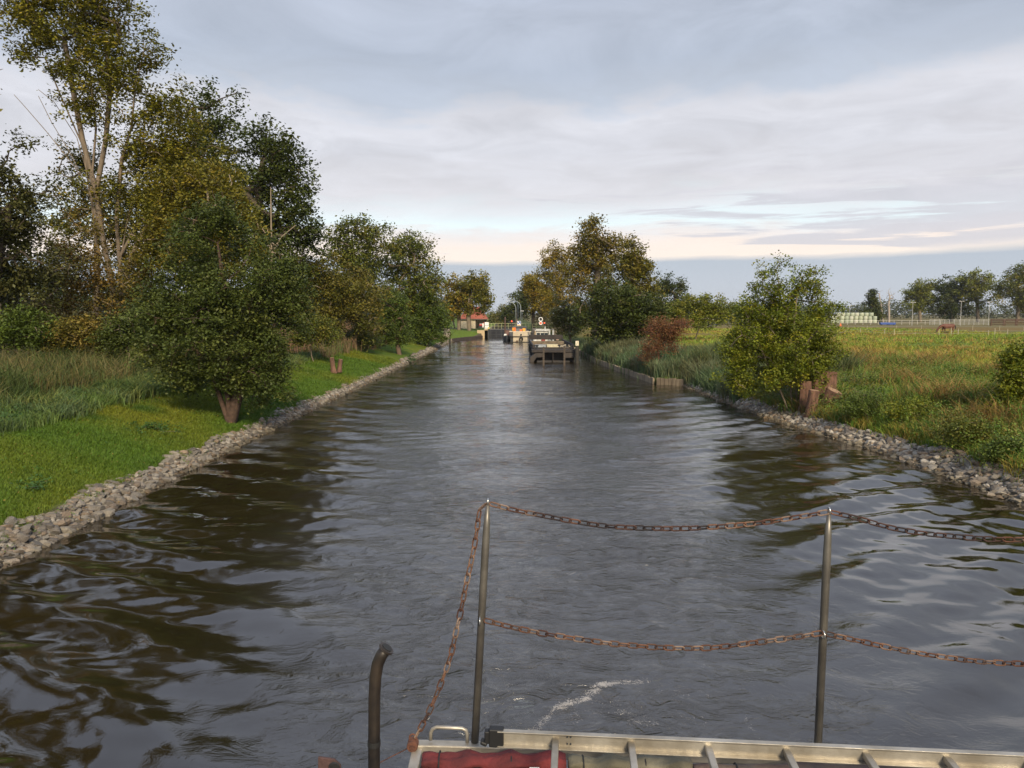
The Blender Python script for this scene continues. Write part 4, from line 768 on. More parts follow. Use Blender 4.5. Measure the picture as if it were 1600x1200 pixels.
# dolphins / mooring posts
def post(px, py, z0, D, r, top_px, label, m=None, name='mooring_post', cap=None, sq=False):
    c = PD(px, py, D); t = PD(px, top_px, D)[2]; ro = thing(name, (c[0], D, z0), label, 'post')
    h = t-z0; b = MB()
    if sq: b.box((0, 0, h/2-.5), (r*2, r*2, h+1))
    else: b.tube([(0, 0, -1), (0, 0, h*.5), (.01, 0, h)], [r, r, r*.92], 12)
    b.build('shaft', m or wood_grey, ro)
    if cap: cap(ro, h)
    else: MB().tube([(.01, 0, h), (.01, 0, h+.03)], [r*1.0, r*.7], 12).build('top', dark, ro)
wood_dark = mat('dark_post_wood', (.085, .065, .05), .85, col2=(.05, .04, .03), scale=3)
bw_ = mat('black_wood', (.025, .022, .02), .85, col2=(.05, .045, .035), scale=3)
post(703, 539, 0, 123, .14, 527, 'black post standing in the water off the left bushes', bw_)
post(849.3, 572, 0, 73.5, .085, 542, 'left of two thin dark posts before the barge', wood_dark, sq=True)
post(881.8, 572, 0, 73.5, .085, 541, 'right of two thin dark posts before the barge', wood_dark, sq=True)
def board(w_, hh, m, dz=.3): 
    def f(ro, h): 
        MB().box((0, -.0, h+dz), (w_, .08, hh)).build('board', m, ro, bevel=.01); MB().bar((-w_*.3, -.045, h+dz-.15), (w_*.25, -.045, h+dz+.2), .02, .05, up=(0, 1, 0)).build('mark', dark, ro)
    return f
post(901.5, 568, 0, 78, .20, 541, 'thick dark dolphin post with a cream board at the barge corner', bw_, cap=board(.33, .48, mat('cream_board', (.68, .62, .46), .7)))
post(871, 545, 0, 108, .14, 532, 'smaller post with a pinkish board behind the barge', bw_, cap=board(.38, .5, mat('pink_board', (.62, .42, .34), .7)))
post(789.2, 536, 0, 140, .13, 495, 'tall brown timber pile left of the cream barge', mat('brown_pile', (.10, .06, .045), .8))
# ------------------------------------------------------------------ boats
scow = mat('scow_steel', (.042, .033, .029), .8, col2=(.022, .02, .02), scale=1.6, bump=.3, bscale=6); scowd = mat('scow_dark', (.016, .016, .02), .6, col2=(.03, .025, .022), scale=2)
scowl = mat('scow_worn', (.06, .048, .04), .8, col2=(.03, .026, .024), scale=1.5)
c = PD(865, 566, 79); bg = thing('work_barge', (c[0]+.0, 79, 0), 'low dark open barge moored at the right behind two thin posts', 'barge')
b = MB(); poly = [(-2.15, .0), (-1.75, .35), (2.4, .35), (2.4, 1.25), (-2.15, 1.25)]
b.box((.1, 11, .45), (4.3, 19, 1.5)).build('hull', scow, bg, bevel=.05)
MB().prism([(-2.45, -.2), (-2.45, .45), (-1.9, .95), (-1.0, .95), (-1.0, .55), (-1.75, .5), (-2.2, -.2)], .0, 1.6).prism([(1.0, .45), (2.35, .5), (2.35, .98), (1.0, .98)], .0, 1.6).build('bow_wing', scowl, bg, bevel=.02)
MB().box((.0, .8, 1.16), (4.5, 1.7, .28)).build('fore_deck', scow, bg, bevel=.03)
MB().box((.0, 1.5, .5), (3.6, .1, 1.2)).box((0, .9, .06), (3.4, .8, .22)).build('bow_plate', scowd, bg)
MB().box((-.05, .8, .5), (.05, 1.3, 1.1)).box((-.55, 1.35, .75), (.6, .1, .2)).build('bow_ribs', scowl, bg)
b = MB(); b.box((-2.05, 10.5, 1.55), (.18, 18, .35)).box((2.15, 10.5, 1.6), (.18, 18, .4)).box((.05, 19.4, 2.0), (4.3, .18, .6)).box((.05, 1.7, 1.38), (4.2, .14, .22)); b.build('coaming', scow, bg, bevel=.03)
b = MB(); [b.box((-2.2, y, .85), (.12, .5, .9)) for y in (3, 7, 11, 15)]; b.build('fenders', blk, bg, bevel=.03)
b = MB(); [b.tube([(x, y, 1.25), (x, y, 1.75)], .11, 10).tube([(x, y, 1.68), (x, y, 1.78)], .17, 10) for x in (-1.7, 1.85) for y in (.5,)]; b.build('bollards', dark, bg)
def crate(x, y, z, d, col, lab, name='crate', rz=0.):
    r = thing(name, (x, y, z), lab, name); MB().box((0, 0, d[2]/2), d, rz=rz).build('box', mat('crate_'+name, col, .7, var=.3, scale=3), r, bevel=.02); MB().box((0, 0, d[2]+.02), (d[0]*1.04, d[1]*1.04, .05), rz=rz).build('lid', mat('lid_'+name, tuple(min(1, v*.8) for v in col), .7), r, bevel=.01)
bx, by = c[0], 79.
crate(bx-1.25, by+3, 1.2, (1.1, 1., .45), (.42, .46, .50), 'grey white crate at the left front of the open barge')
crate(bx+.0, by+3.2, 1.2, (1.15, .9, .5), (.66, .60, .42), 'cream crate in the middle of the open barge')
r = thing('rubble_heap', (bx+1.25, by+3.2, 1.2), 'pale heap of rubble at the right front of the open barge', 'rubble heap'); b = MB(); 
for i in range(26):
    V, F = RV1[i % 8]; p = rng.normal(0, .28, 3); b.add(V*.14+[p[0]*1.5, p[1], .12+abs(p[2])*.8*(1-abs(p[0]))], F.tolist())
tag(b.build('rubble', mat('pale_rubble', (.48, .42, .33), .9, var=.4), r), kind='stuff')
b = MB(); r = thing('beam_stack', (bx, by+13, 1.2), 'brown beams lying across the rear of the open barge', 'beams'); [b.box((0, i*.35, .2+.18*(i % 2)), (3.9, .25, .25)) for i in range(5)]; b.build('beams', wood_grey, r, bevel=.02)
# workboat behind
c = PD(850, 537, 106); wb = thing('workboat', (c[0], 106, 0), 'grey workboat with a white framed wheelhouse behind the open barge', 'boat')
def hullrings(L_, B, sheer, draft=.5, n=9, bowfull=.8, bottom=.8):
    rings = []
    for t in np.linspace(0, 1, n):
        k = min(1, (1-(1-min(1, t/.3))**2)**.5*bowfull+(1-bowfull)) if t < .3 else 1; w_ = B/2*k; zt = sheer*(1+.25*(1-t)**3); y = L_*t
        rings.append([(-w_, y-(.0), zt), (-w_*.97, y+.15*(1-t), .35*sheer), (-w_*bottom, y+.4*(1-t), -draft), (w_*bottom, y+.4*(1-t), -draft), (w_*.97, y+.15*(1-t), .35*sheer), (w_, y, zt)])
    return rings
MB().loft(hullrings(14, 3.4, .75)).build('hull', mat('grey_hull', (.13, .14, .14), .6, var=.3, scale=2), wb)
b = MB(); b.box((-.2, 1.6, .95), (2.6, 1.6, .25)).box((.9, 3., 1.05), (.5, 1., .5)).build('deck_gear', mat('gear_grey', (.28, .29, .28), .7, var=.3), wb, bevel=.03)
whb = mat('white_boat_paint', (.66, .66, .62), .5, col2=(.42, .40, .36), scale=3)
b = MB(); b.box((-.1, 5.5, 1.55), (1.7, 2.2, 1.9)).build('wheelhouse', whb, wb, bevel=.05)
MB().box((-.1, 5.5, 2.55), (2.0, 2.6, .1)).build('roof', whb, wb, bevel=.02)
b = MB(); [b.box((x, 4.39, 1.95), (.48, .03, .6)) for x in (-.62, -.05, .48)]; b.build('window', mat('boat_glass', (.03, .04, .05), .1), wb)
b = MB(); [b.tube([(x, y, .7), (x, y, 2.75)], .045, 6) for x in (1.0, 1.55) for y in (4.2, 6.8)]; b.tube([(.9, 4.2, 2.75), (1.6, 4.2, 2.75)], .045, 6).tube([(-1.0, 4.2, 2.75), (1.6, 4.2, 2.75)], .045, 6).tube([(.35, 5, 2.6), (.35, 5, 3.15)], .05, 6); b.build('frame', whr, wb)
for (dx, dz, lab, cc_) in ((-1.15, .95, 'white plastic drum on the foredeck of the workboat', (.7, .7, .68)), (.0, .95, 'red brown gas bottle on the foredeck of the workboat', (.28, .06, .05))):
    r = thing('drum', (c[0]+dx, 106+2.9, dz), lab, 'drum'); MB().tube([(0, 0, 0), (0, 0, .06), (0, 0, .7), (0, 0, .8)], [.26, .28, .28, .22], 14).build('body', mat('drum_paint', cc_, .5), r); MB().tube([(0, 0, .8), (0, 0, .9)], .1, 8).build('cap', blk, r)
# cream barge
c = PD(813.8, 534.5, 135); cbm = mat('cream_hull', (.62, .54, .40), .55, col2=(.50, .42, .31), scale=1.2); cb = thing('cream_barge', (c[0]-.1, 135, 0), 'blunt bowed cream barge with a tyre fender and orange gear', 'barge')
MB().loft(hullrings(24, 3.95, 1.5, bowfull=.35, bottom=.93)).build('hull', cbm, cb); MB().loft([[(x*1.015, y-.06, z) for x, y, z in [(-1.9, t*24, 1.05), (-1.9, t*24+.02, .95), (1.9, t*24+.02, .95), (1.9, t*24, 1.05)]] for t in (0, 1)]).build('rub_rail', blk, cb)
MB().box((0, -.02, .02), (3.7, .1, .14)).build('waterline_band', blk, cb); MB().box((0, .3, 1.86), (3.9, .3, .12)).build('bulwark_cap', mat('cap_cream', (.6, .52, .4), .6), cb, bevel=.02)
MB().tube([(.15+.27*math.cos(a), -.16, .55+.33*math.sin(a)) for a in np.linspace(0, 6.28, 15)[:-1]], .1, 8, closed=True).build('tyre_fender', blk, cb); MB().tube([(.15, -.12, .9), (.15, -.1, 1.4)], .04, 6).box((.15, -.06, 1.35), (.25, .12, .22)).build('bow_roller', blk, cb); MB().box((-.55, -.1, .2), (.3, .15, .25)).box((-.75, -.1, .1), (.15, .12, .12)).build('anchor', mat('rust_iron', (.10, .06, .045), .8), cb)
org = mat('orange_plastic', (.75, .16, .02), .5); yel = mat('amber_plastic', (.75, .36, .04), .5)
for dx, dy, sc, mm, lab in ((-.98, 1.2, (.38, .4, .95), org, 'tall orange container on the left of the cream barge'), (.12, 1.6, (.42, .4, .6), org, 'orange box in the middle of the cream barge deck'), (.68, 2.2, (.5, .5, .5), yel, 'amber yellow box on the right of the cream barge deck'), (-1.2, 2.4, (.4, .4, .6), yel, 'amber yellow box behind the tall orange container')):
    r = thing('container', (c[0]-.1+dx, 135+dy, 1.55), lab, 'container'); MB().box((0, 0, sc[2]/2+(.3 if sc[2] < .6 or mm is yel else 0)), sc).build('body', mm, r, bevel=.05); MB().box((0, 0, sc[2]+.03+(.3 if sc[2] < .6 or mm is yel else 0)), (sc[0]*1.06, sc[1]*1.06, .06)).build('lid', mm, r, bevel=.02)
    if sc[2] < .6 or mm is yel: MB().box((0, 0, .16), (sc[0]*.9, sc[1]*.9, .3)).build('stand', blk, r)
MB().box((0, 5, 1.9), (2.3, 4, 1.1)).build('deckhouse', mat('deckhouse_grey', (.13, .14, .16), .6), cb, bevel=.05); MB().box((0, 5, 2.55), (2.6, 4.3, .2)).build('deckhouse_roof', mat('roof_dark', (.05, .055, .065), .6), cb, bevel=.05); MB().box((0, .9, 1.75), (1.2, .5, .3)).build('windlass', whb, cb, bevel=.04)
sg = thing('blue_sign', (c[0]-.28, 139, 2.7), 'square blue and white sign board above the cream barge', 'sign'); MB().tube([(0, .05, -.5), (0, .05, .5)], .04, 6).build('pole', lampm, sg); MB().box((0, 0, .55), (.66, .04, .82)).build('board', whr, sg, bevel=.01)
blu = mat('sign_blue', (.03, .10, .36), .5); MB().add([(-.28, -.026, .4), (.05, -.026, .4), (-.28, -.026, .9)], [(0, 1, 2)]).add([(-.12, -.026, .92), (.28, -.026, .92), (.28, -.026, .32)], [(0, 1, 2)]).build('blue_panel', blu, sg); MB().box((-.02, -.026, .24), (.5, .01, .12)).build('orange_strip', yel, sg)
c = PD(792, 534, 138); r = thing('tug_boat', (c[0], 138, 0), 'small dark boat moored left of the cream barge', 'boat'); MB().loft(hullrings(9, 1.5, .9)).build('hull', mat('tug_hull', (.03, .035, .045), .6), r); MB().box((0, 3.5, 1.5), (.9, 2, 1.1)).build('cabin', mat('tug_cabin', (.16, .09, .08), .7), r, bevel=.04); MB().box((0, 3.5, 2.08), (1.1, 2.2, .08)).build('roof', dark, r); MB().box((-.3, 1.0, 1.15), (.45, .5, .4)).build('hatch', whr, r, bevel=.03)
# small heap behind, right of the lamps
wood('ivy_hedge', 'brown red hedge behind the right lock wall', 5, 9.5, 170, 3.5, 5.5, 60, .35, 'brown', R=.8, zb=1.2)
# ------------------------------------------------------------------ far pasture: bales, fences, horse, masts, car
balem = mat('bale_wrap', rough=.45, obrand=[(.38, .42, .30), (.46, .50, .38), (.33, .38, .28), (.50, .51, .42)], var=.12, scale=1.5)
def balemesh():
    b = MB(); n = 20; rings = []
    for z, r in ((.0, .66), (.05, .73), (.16, .77), (.6, .78), (1.02, .77), (1.13, .73), (1.18, .64)): rings.append([(r*math.cos(2*math.pi*k/n), r*math.sin(2*math.pi*k/n), z) for k in range(n)])
    b.loft(rings); me = bpy.data.meshes.new('hay_bale'); me.from_pydata(b.v, [], b.f); me.materials.append(balem); me.shade_smooth(); return me
bm_ = balemesh(); z0 = float(hgt(110, 263))
ROWN = ('bottom', 'middle', 'top')
ORD = ['first', 'second', 'third', 'fourth', 'fifth', 'sixth', 'seventh', 'eighth', 'ninth', 'tenth', 'eleventh']
for row, n in enumerate((10, 10, 8)):
    x1 = PD(1366.5 if row < 2 else 1360.5, 500, 263)[0]
    for i in range(n):
        o = bpy.data.objects.new('hay_bale', bm_); COL.objects.link(o); o.location = (x1-i*1.6+rng.normal(0, .03), 263+rng.normal(0, .05), z0+.25+row*1.185); o.rotation_euler = (0, 0, rng.uniform(0, 6))
        tag(o, f'pale green wrapped hay bale, {ORD[i]} from the right in the {ROWN[row]} row of the stack', 'hay bale', 'wrapped hay bales stacked in rows')
fw = mat('fence_post_wood', (.42, .38, .28), .85); wire = mat('wire', (.35, .35, .33), .5)
def fence(label, pts, h, r=.045, rails=(), rm_=None, pm=None, name='pasture_fence', rr=.012, part='post'):
    ro = thing(name, (pts[0][0], pts[0][1], float(hgt(pts[0][0], pts[0][1]))), label, 'fence'); O_ = Vector(ro.location); T = []
    for x, y, hh in pts:
        z = float(hgt(x, y)); b = MB().tube([(0, 0, -.3), (0, 0, hh)], [r, r*.9], 7); o = b.build(part, pm or fw, ro); o.location = (x-O_.x, y-O_.y, z-O_.z); T.append(Vector((x-O_.x, y-O_.y, z-O_.z)))
    for k in rails:
        b = MB(); [b.tube([a+Vector((0, -r, k)), c_+Vector((0, -r, k))], rr, 5) for a, c_ in zip(T[:-1], T[1:])]; b.build('wire' if rr < .02 else 'rail', rm_ or wire, ro)
F1 = [(PD(px, 526, D)[0], D, h) for px, D, h in ((1320, 126, .9), (1344, 135, .95), (1382, 122, 1.1), (1397, 117, 1.25), (1430, 119, .6), (1467, 117, 1.1), (1486, 112, 1.4), (1497, 119, 1.15), (1544, 118, 1.05), (1554, 115, 1.25), (1574, 119, 1.15), (1602, 118, 1.2))]
fence('pale wooden stakes of the electric fence in front of the horse', F1, 1.1, .05, (.5, .85))
F2 = [(PD(px, 512, D)[0], D, 1.0) for px, D in ((1325, 160), (1355, 160), (1401, 165), (1440, 168), (1520, 165), (1562, 160), (1600, 160))]
fence('thinner stakes of the fence behind the horse', F2, 1., .04, (.8,))
wr_ = mat('white_rail', (.5, .48, .44), .6)
F3 = [(x, 242., 1.35) for x in np.linspace(PD(1372, 500, 242)[0]-12, PD(1470, 500, 242)[0], 14)]
fence('pale rail fence running from the bales toward the oaks', F3, 1.2, .06, (.55, 1.25), wr_, wr_, 'paddock_fence', .045)
F4 = [(x, 236., 1.75) for x in np.linspace(PD(1453, 500, 236)[0], PD(1545, 500, 236)[0], 13)]
fence('silver metal pen fence in front of the pasture oaks', F4, 1.7, .06, (.3, .65, 1.0, 1.35, 1.7), mat('silver', (.45, .45, .44), .5), mat('silver_post', (.45, .45, .44), .5), 'metal_pen', .035)
F5 = [(x, 222+y, 1.9) for x, y in zip(np.linspace(PD(1549, 500, 222)[0], PD(1625, 500, 222)[0], 9), (0, 3, 0, 2, 0, 2, 0, 1, 0))]
brn = mat('brown_boards', (.12, .065, .045), .85); fence('dark red brown timber pen at the right edge of the pasture', F5, 1.8, .14, (.5, 1.0, 1.45, 1.8), brn, brn, 'timber_pen', .13)
for px, D, tp, lab in ((1425, 225, 473, 'leftmost white floodlight mast in front of the pasture oaks'), (1500.5, 225, 471, 'middle white floodlight mast in front of the pasture oaks'), (1544.5, 230, 472, 'rightmost white floodlight mast beside the brown pen'), (1327, 300, 478, 'distant floodlight mast above the stacked bales')):
    x = PD(px, 505, D)[0]; z = float(hgt(x, D)); h = PD(px, tp, D)[2]-z; r = thing('floodlight_mast', (x, D, z), lab, 'mast', 'floodlight masts around the paddock'); MB().tube([(0, 0, -.3), (0, 0, h)], [.08, .06], 8).build('pole', mat('mast_paint', (.42, .42, .40), .5), r)
    MB().box((0, -.05, h), (1.5, .08, .08)).build('crossbar', wr_, r); [MB().box((k, -.15, h+.1), (.32, .2, .18)).build('lamp', wr_, r, bevel=.02) for k in (-.55, .55)]
for px, w_, lab in ((1382, 2.6, 'blue water trough by the pale rail fence, left one'), (1393, 2.0, 'blue water trough by the pale rail fence, right one')):
    x = PD(px, 505, 233)[0]; r = thing('water_trough', (x, 233, float(hgt(x, 233))), lab, 'trough'); bl = mat('blue_plastic', (.05, .10, .34), .5)
    MB().box((0, 0, .45), (w_, 1., .6), taper=1.1).build('basin', bl, r, bevel=.06); MB().box((0, 0, .77), (w_*1.12, 1.12, .07)).build('lip', mat('trough_lip', (.08, .13, .38), .5), r, bevel=.02); MB().box((-w_*.35, 0, .08), (.2, .8, .2)).box((w_*.35, 0, .08), (.2, .8, .2)).build('feet', blk, r)
x = PD(1313.5, 506, 215)[0]; r = thing('traffic_cone', (x, 215, float(hgt(x, 215))), 'small orange cone at the left end of the bale stack', 'cone'); MB().tube([(0, 0, .0), (0, 0, .9)], [.28, .06], 12).build('cone', org, r); MB().box((0, 0, .03), (.7, .7, .06)).build('base', org, r)
# car
def car():
    D = 190; c = PD(1108, 508, D); z = float(hgt(c[0], D)); r = thing('parked_car', (c[0], D, z+.3), 'dark blue parked car glimpsed above the reeds', 'car'); r.rotation_euler = (0, 0, math.radians(-18))
    prof = [(-2.1, .35), (-2.15, .75), (-1.95, .95), (-1.1, 1.05), (-.55, 1.5), (.9, 1.52), (1.55, 1.08), (2.05, .98), (2.15, .7), (2.1, .35)]
    rings = []
    for y, k in ((-.86, .96), (-.8, 1.), (.8, 1.), (.86, .96)): rings.append([(x_*k, y*(1 if z_ < 1.1 else .84), .35+(z_-.35)*k) for x_, z_ in prof])
    MB().loft(rings).build('body', mat('car_paint', (.03, .045, .08), .25, metal=.3), r, bevel=.03)
    MB().prism([(-.98, 1.08), (-.5, 1.44), (.85, 1.46), (1.4, 1.1)], -.8, .8).build('windows', mat('car_glass', (.25, .30, .34), .1), r)
    for x_ in (-1.35, 1.35):
        for y in (-.8, .8): w_ = MB().disc((x_, y, .33), .33, .2).build('wheel', blk, r); MB().disc((x_, y*1.13, .33), .19, .03).build('rim', lampm, w_)
    [MB().box((-2.12, y, .72), (.08, .3, .14)).build('headlight', whr, r, bevel=.02) for y in (-.6, .6)]
car()
c = PD(1116, 504, 196); r = thing('marquee', (c[0]+.6, 204, float(hgt(c[0], 204))), 'pale roofed tent behind the parked car', 'tent'); MB().add([(-2.4, -1.5, 1.9), (2.2, -1.5, 1.9), (2.2, 1.5, 1.9), (-2.4, 1.5, 1.9), (-.6, 0, 2.9), (1.2, 0, 2.9)], [(0, 1, 5, 4), (1, 2, 5), (2, 3, 4, 5), (3, 0, 4), (3, 2, 1, 0)]).build('roof', mat('tent_cloth', (.6, .55, .5), .8), r); b = MB(); [b.tube([(x_, y_, 0), (x_, y_, 1.95)], .05, 6) for x_ in (-2.2, 2.) for y_ in (-1.3, 1.3)]; b.build('poles', wr_, r); MB().box((-.1, 1.3, .95), (4.1, .05, 1.9)).build('back_cloth', mat('tent_back', (.4, .38, .36), .8), r)
# horse (one skinned body, grazing to the left)
def horse():
    c = PD(1479, 519, 140); z = float(hgt(c[0], 140)); r = thing('horse', (c[0], 140, z), 'chestnut brown horse grazing with its head down to the left', 'horse'); s = 1.22
    pts = {'pel': (.75, 0, 1.12, .29), 'rump': (.98, 0, 1.08, .25), 'bel': (.3, 0, 1.02, .31), 'ch': (-.3, 0, 1.02, .29), 'sh': (-.55, 0, 1.08, .25), 'n1': (-.85, 0, 1.02, .17), 'n2': (-1.12, 0, .80, .13), 'po': (-1.32, 0, .58, .11), 'h1': (-1.42, 0, .38, .10), 'h2': (-1.48, 0, .2, .065), 'mz': (-1.5, 0, .08, .055),
           'e1': (-1.26, .07, .68, .03), 'e2': (-1.22, .09, .78, .012), 'e3': (-1.26, -.07, .68, .03), 'e4': (-1.22, -.09, .78, .012)}
    E = [('pel', 'rump'), ('pel', 'bel'), ('bel', 'ch'), ('ch', 'sh'), ('sh', 'n1'), ('n1', 'n2'), ('n2', 'po'), ('po', 'h1'), ('h1', 'h2'), ('h2', 'mz'), ('po', 'e1'), ('e1', 'e2'), ('po', 'e3'), ('e3', 'e4')]
    for y, k, dx in ((.16, 'a', .1), (-.16, 'b', -.12)):
        pts.update({'t'+k: (.92, y, .82, .15), 's'+k: (.82+dx, y, .60, .085), 'k'+k: (1.0+dx, y, .42, .055), 'f'+k: (.95+dx, y, .12, .038), 'g'+k: (.9+dx, y, .03, .055)})
        E += [('pel', 't'+k), ('t'+k, 's'+k), ('s'+k, 'k'+k), ('k'+k, 'f'+k), ('f'+k, 'g'+k)]
        pts.update({'u'+k: (-.45, y, .78, .12), 'v'+k: (-.45-dx, y, .45, .055), 'w'+k: (-.46-dx, y, .14, .038), 'x'+k: (-.5-dx, y, .03, .055)})
        E += [('ch', 'u'+k), ('u'+k, 'v'+k), ('v'+k, 'w'+k), ('w'+k, 'x'+k)]
    ks = list(pts); me = bpy.data.meshes.new('body'); me.from_pydata([tuple(v*s for v in pts[k][:3]) for k in ks], [(ks.index(a), ks.index(b_)) for a, b_ in E], []); o = link('body', me, r, None, mat('chestnut_coat', (.14, .045, .022), .6, col2=(.09, .03, .018), scale=3))
    md = o.modifiers.new('skin', 'SKIN'); md.use_smooth_shade = True
    for i, k in enumerate(ks): v = me.skin_vertices[0].data[i]; v.radius = (pts[k][3]*s*1.18,)*2; v.use_root = (i == 0)
    o.modifiers.new('sub', 'SUBSURF').levels = 2; o.modifiers['sub'].render_levels = 2; hair = mat('dark_mane', (.025, .015, .012), .8)
    MB().tube([Vector(p)*s for p in ((1.2, 0, 1.15), (1.3, 0, 1.0), (1.3, 0, .7), (1.27, 0, .45))], [.04, .08, .08, .02], 8).build('tail', hair, r); MB().tube([Vector(p)*s for p in ((-.6, 0, 1.3), (-.9, 0, 1.15), (-1.15, 0, .95), (-1.3, 0, .72))], [.03, .06, .06, .03], 8).build('mane', hair, r)
horse()
# ------------------------------------------------------------------ the viewer's boat
steel = mat('stanchion_steel', (.13, .12, .105), .42, metal=.6, col2=(.21, .195, .17), scale=9); alu = mat('worn_aluminium', (.50, .47, .41), .42, metal=.55, col2=(.30, .27, .22), scale=6, bump=.15, bscale=30, detail=8.)
rust = mat('rust', (.15, .06, .035), .85, col2=(.07, .03, .02), scale=20, bump=.6, bscale=60); deckm = mat('dark_deck', (.035, .035, .035), .8, col2=(.07, .06, .05), scale=6, bump=.3)
DB = 3.2; bL = PD(645, 1172, DB-.02); zb = bL[2]
boat = thing('tour_boat', (0, 0, 0), 'stern of the boat under the viewer with aluminium deck edge and posts', 'boat')
MB().loft([[(-x, y, z) for x, z in ((2.4, -.5), (2.6, .9), (2.6, 1.3))]+[(x, y, z) for x, z in ((2.6, 1.3), (2.6, .9), (2.4, -.5))] for y in (-16, 2.4, 2.9)]).build('hull', mat('hull_paint', (.03, .04, .06), .4), boat, bevel=.05)
x0 = bL[0]; x1 = 4.2
SL = -.046
def dslab(xa, xb, ya, off, za, zc_):
    q = [(xa, ya), (xb, ya), (xb, DB+off+SL*(xb-x0)), (xa, DB+off+SL*(xa-x0))]; return MB().add([(x, y, z) for z in (za, zc_) for x, y in q], [(3, 2, 1, 0), (4, 5, 6, 7), (0, 1, 5, 4), (1, 2, 6, 5), (2, 3, 7, 6), (3, 0, 4, 7)])
dslab(x0+.03, x1-.03, -1.3, -.04, 1.3, zb-.10).build('cabin', mat('cabin_paint', (.35, .34, .31), .6), boat, bevel=.03)
dslab(x0+.01, x1-.01, -1.35, -.02, zb-.10, zb-.07).build('deck', deckm, boat)
b = MB().bar((x0, DB, zb), (x1, DB+SL*(x1-x0), zb), .05, .05).box((x0+.02, DB-.9, zb-.01), (.045, 1.75, .045)).box((x0+.26, DB-.85, zb-.065), (.04, 1.5, .03)); b.build('deck_edge', alu, boat, bevel=.006)
hp = [PD(a, b_, DB) for a, b_ in ((673, 1156), (673, 1145), (676, 1139), (682, 1136), (722, 1138), (728, 1141), (730, 1147), (730, 1160))]; MB().tube(hp, .008, 10).build('grab_handle', alu, boat, smooth=True)
def stanchion(pb, pt, D, midpx):
    a = PD(*pb, D); t = PD(*pt, D+.03); a[2] = zb-.02; d = t-a; n_ = d/np.linalg.norm(d); fl = a+d*.82
    o = MB().tube([a, fl, a+d*.9, t-n_*.012], [.0165, .0165, .0145, .008], 16).build('railing_post', steel, boat, smooth=True)
    MB().tube([a, a+n_*.012], [.035, .033], 16).build('base_flange', alu, o)
    MB().tube([t+Vector((0, .0, -.004))+Vector((.004*0, .011*math.cos(q), .014*math.sin(q))) for q in np.linspace(0, 6.28, 15)[:-1]], .0035, 6, closed=True).build('eye_ring', mat('bright_steel', (.6, .6, .58), .25, metal=.9), o, smooth=True)
    m_ = PD(*midpx, D); MB().tube([Vector(m_)+Vector((.0, .0+.019*math.cos(q)-.008, .016*math.sin(q))) for q in np.linspace(0, 6.28, 15)[:-1]], .003, 6, closed=True).build('eye_ring', mat('bright_steel2', (.6, .6, .58), .25, metal=.9), o, smooth=True)
stanchion((741, 1158), (762.5, 783), DB, (750, 969)); stanchion((1277, 1185), (1295.5, 797), DB-.06, (1285, 990)); stanchion((1812, 1215), (1832, 812), DB-.13, (1822, 1002))
pp = [PD(584.5, 1260, 2.9), PD(584.5, 1160, 2.9), PD(585, 1090, 2.9), PD(586.5, 1060, 2.9), PD(590, 1038, 2.9), PD(596, 1024, 2.9), PD(604, 1013, 2.9)]
pz = Vector(pp[0]).copy(); pz.z = 1.3; pp = [pz, Vector(pp[0])-Vector((0, 0, .1))]+[Vector(p) for p in pp]
ex = MB().tube(pp, .0235, 18).build('exhaust_pipe', mat('exhaust_steel', (.022, .02, .02), .45, metal=.5, col2=(.065, .05, .038), scale=7), boat, smooth=True)
e = Vector(pp[-1]); dv = (Vector(pp[-1])-Vector(pp[-2])).normalized(); MB().tube([e-dv*.006, e+dv*.003], .031, 18, caps=True).build('rim', mat('rim_steel', (.06, .05, .045), .4, metal=.6), ex); MB().tube([e+dv*.002, e+dv*.006], .021, 18).build('bore', blk, ex)
MB().tube([Vector(PD(584.5, 1157, 2.9)), Vector(PD(584.5, 1165, 2.9))], .026, 18).build('clamp', blk, ex)
k = PD(515, 1215, 2.9); b = MB(); pl = [(-.05, -.2), (-.045, .085), (.02, .075), (.045, .05), (.052, -.2)]; ring = [(k[0]+a, k[2]+c_) for a, c_ in pl]; b.prism(ring, k[1], k[1]+.012)
br = b.build('winch_bracket', mat('rusty_plate', (.085, .045, .042), .8, col2=(.05, .028, .025), scale=14, bump=.4), boat, bevel=.003); MB().tube([(k[0]+.02+.017*math.cos(q), k[1]-.004, k[2]+.045+.017*math.sin(q)) for q in np.linspace(0, 6.28, 19)[:-1]], .006, 6, closed=True).disc((k[0]+.02, k[1]-.002, k[2]+.045), .016, .006).build('eye', blk, br)
MB().box((k[0], k[1]+.03, (1.3+k[2]-.1)/2), (.03, .03, k[2]-.1-1.3)).build('bracket_stem', rust, br)
sk = PD(645, 1163, DB-.03); o = MB().disc(sk, .024, .05, (0, 1, 0), 18).build('corner_bolt', rust, boat, bevel=.004); MB().disc(sk-np.array([0, .028, 0]), .011, .014, (0, 1, 0), 6).build('bolt_head', rust, o)
MB().tube([sk+np.array([.014*math.cos(q), 0, .03+.016*math.sin(q)]) for q in np.linspace(0, 6.28, 13)[:-1]], .004, 6, closed=True).build('shackle', rust, o)
wz = [PD(636, 1170, DB), PD(610, 1183, 3.1), PD(585, 1196, 3.0), PD(560, 1212, 2.95), PD(520, 1240, 2.9)]; o = tag(MB().tube(wz, .0022, 6).build('tie_wire', rust), 'thin rusty wire running down from the deck corner', 'wire')
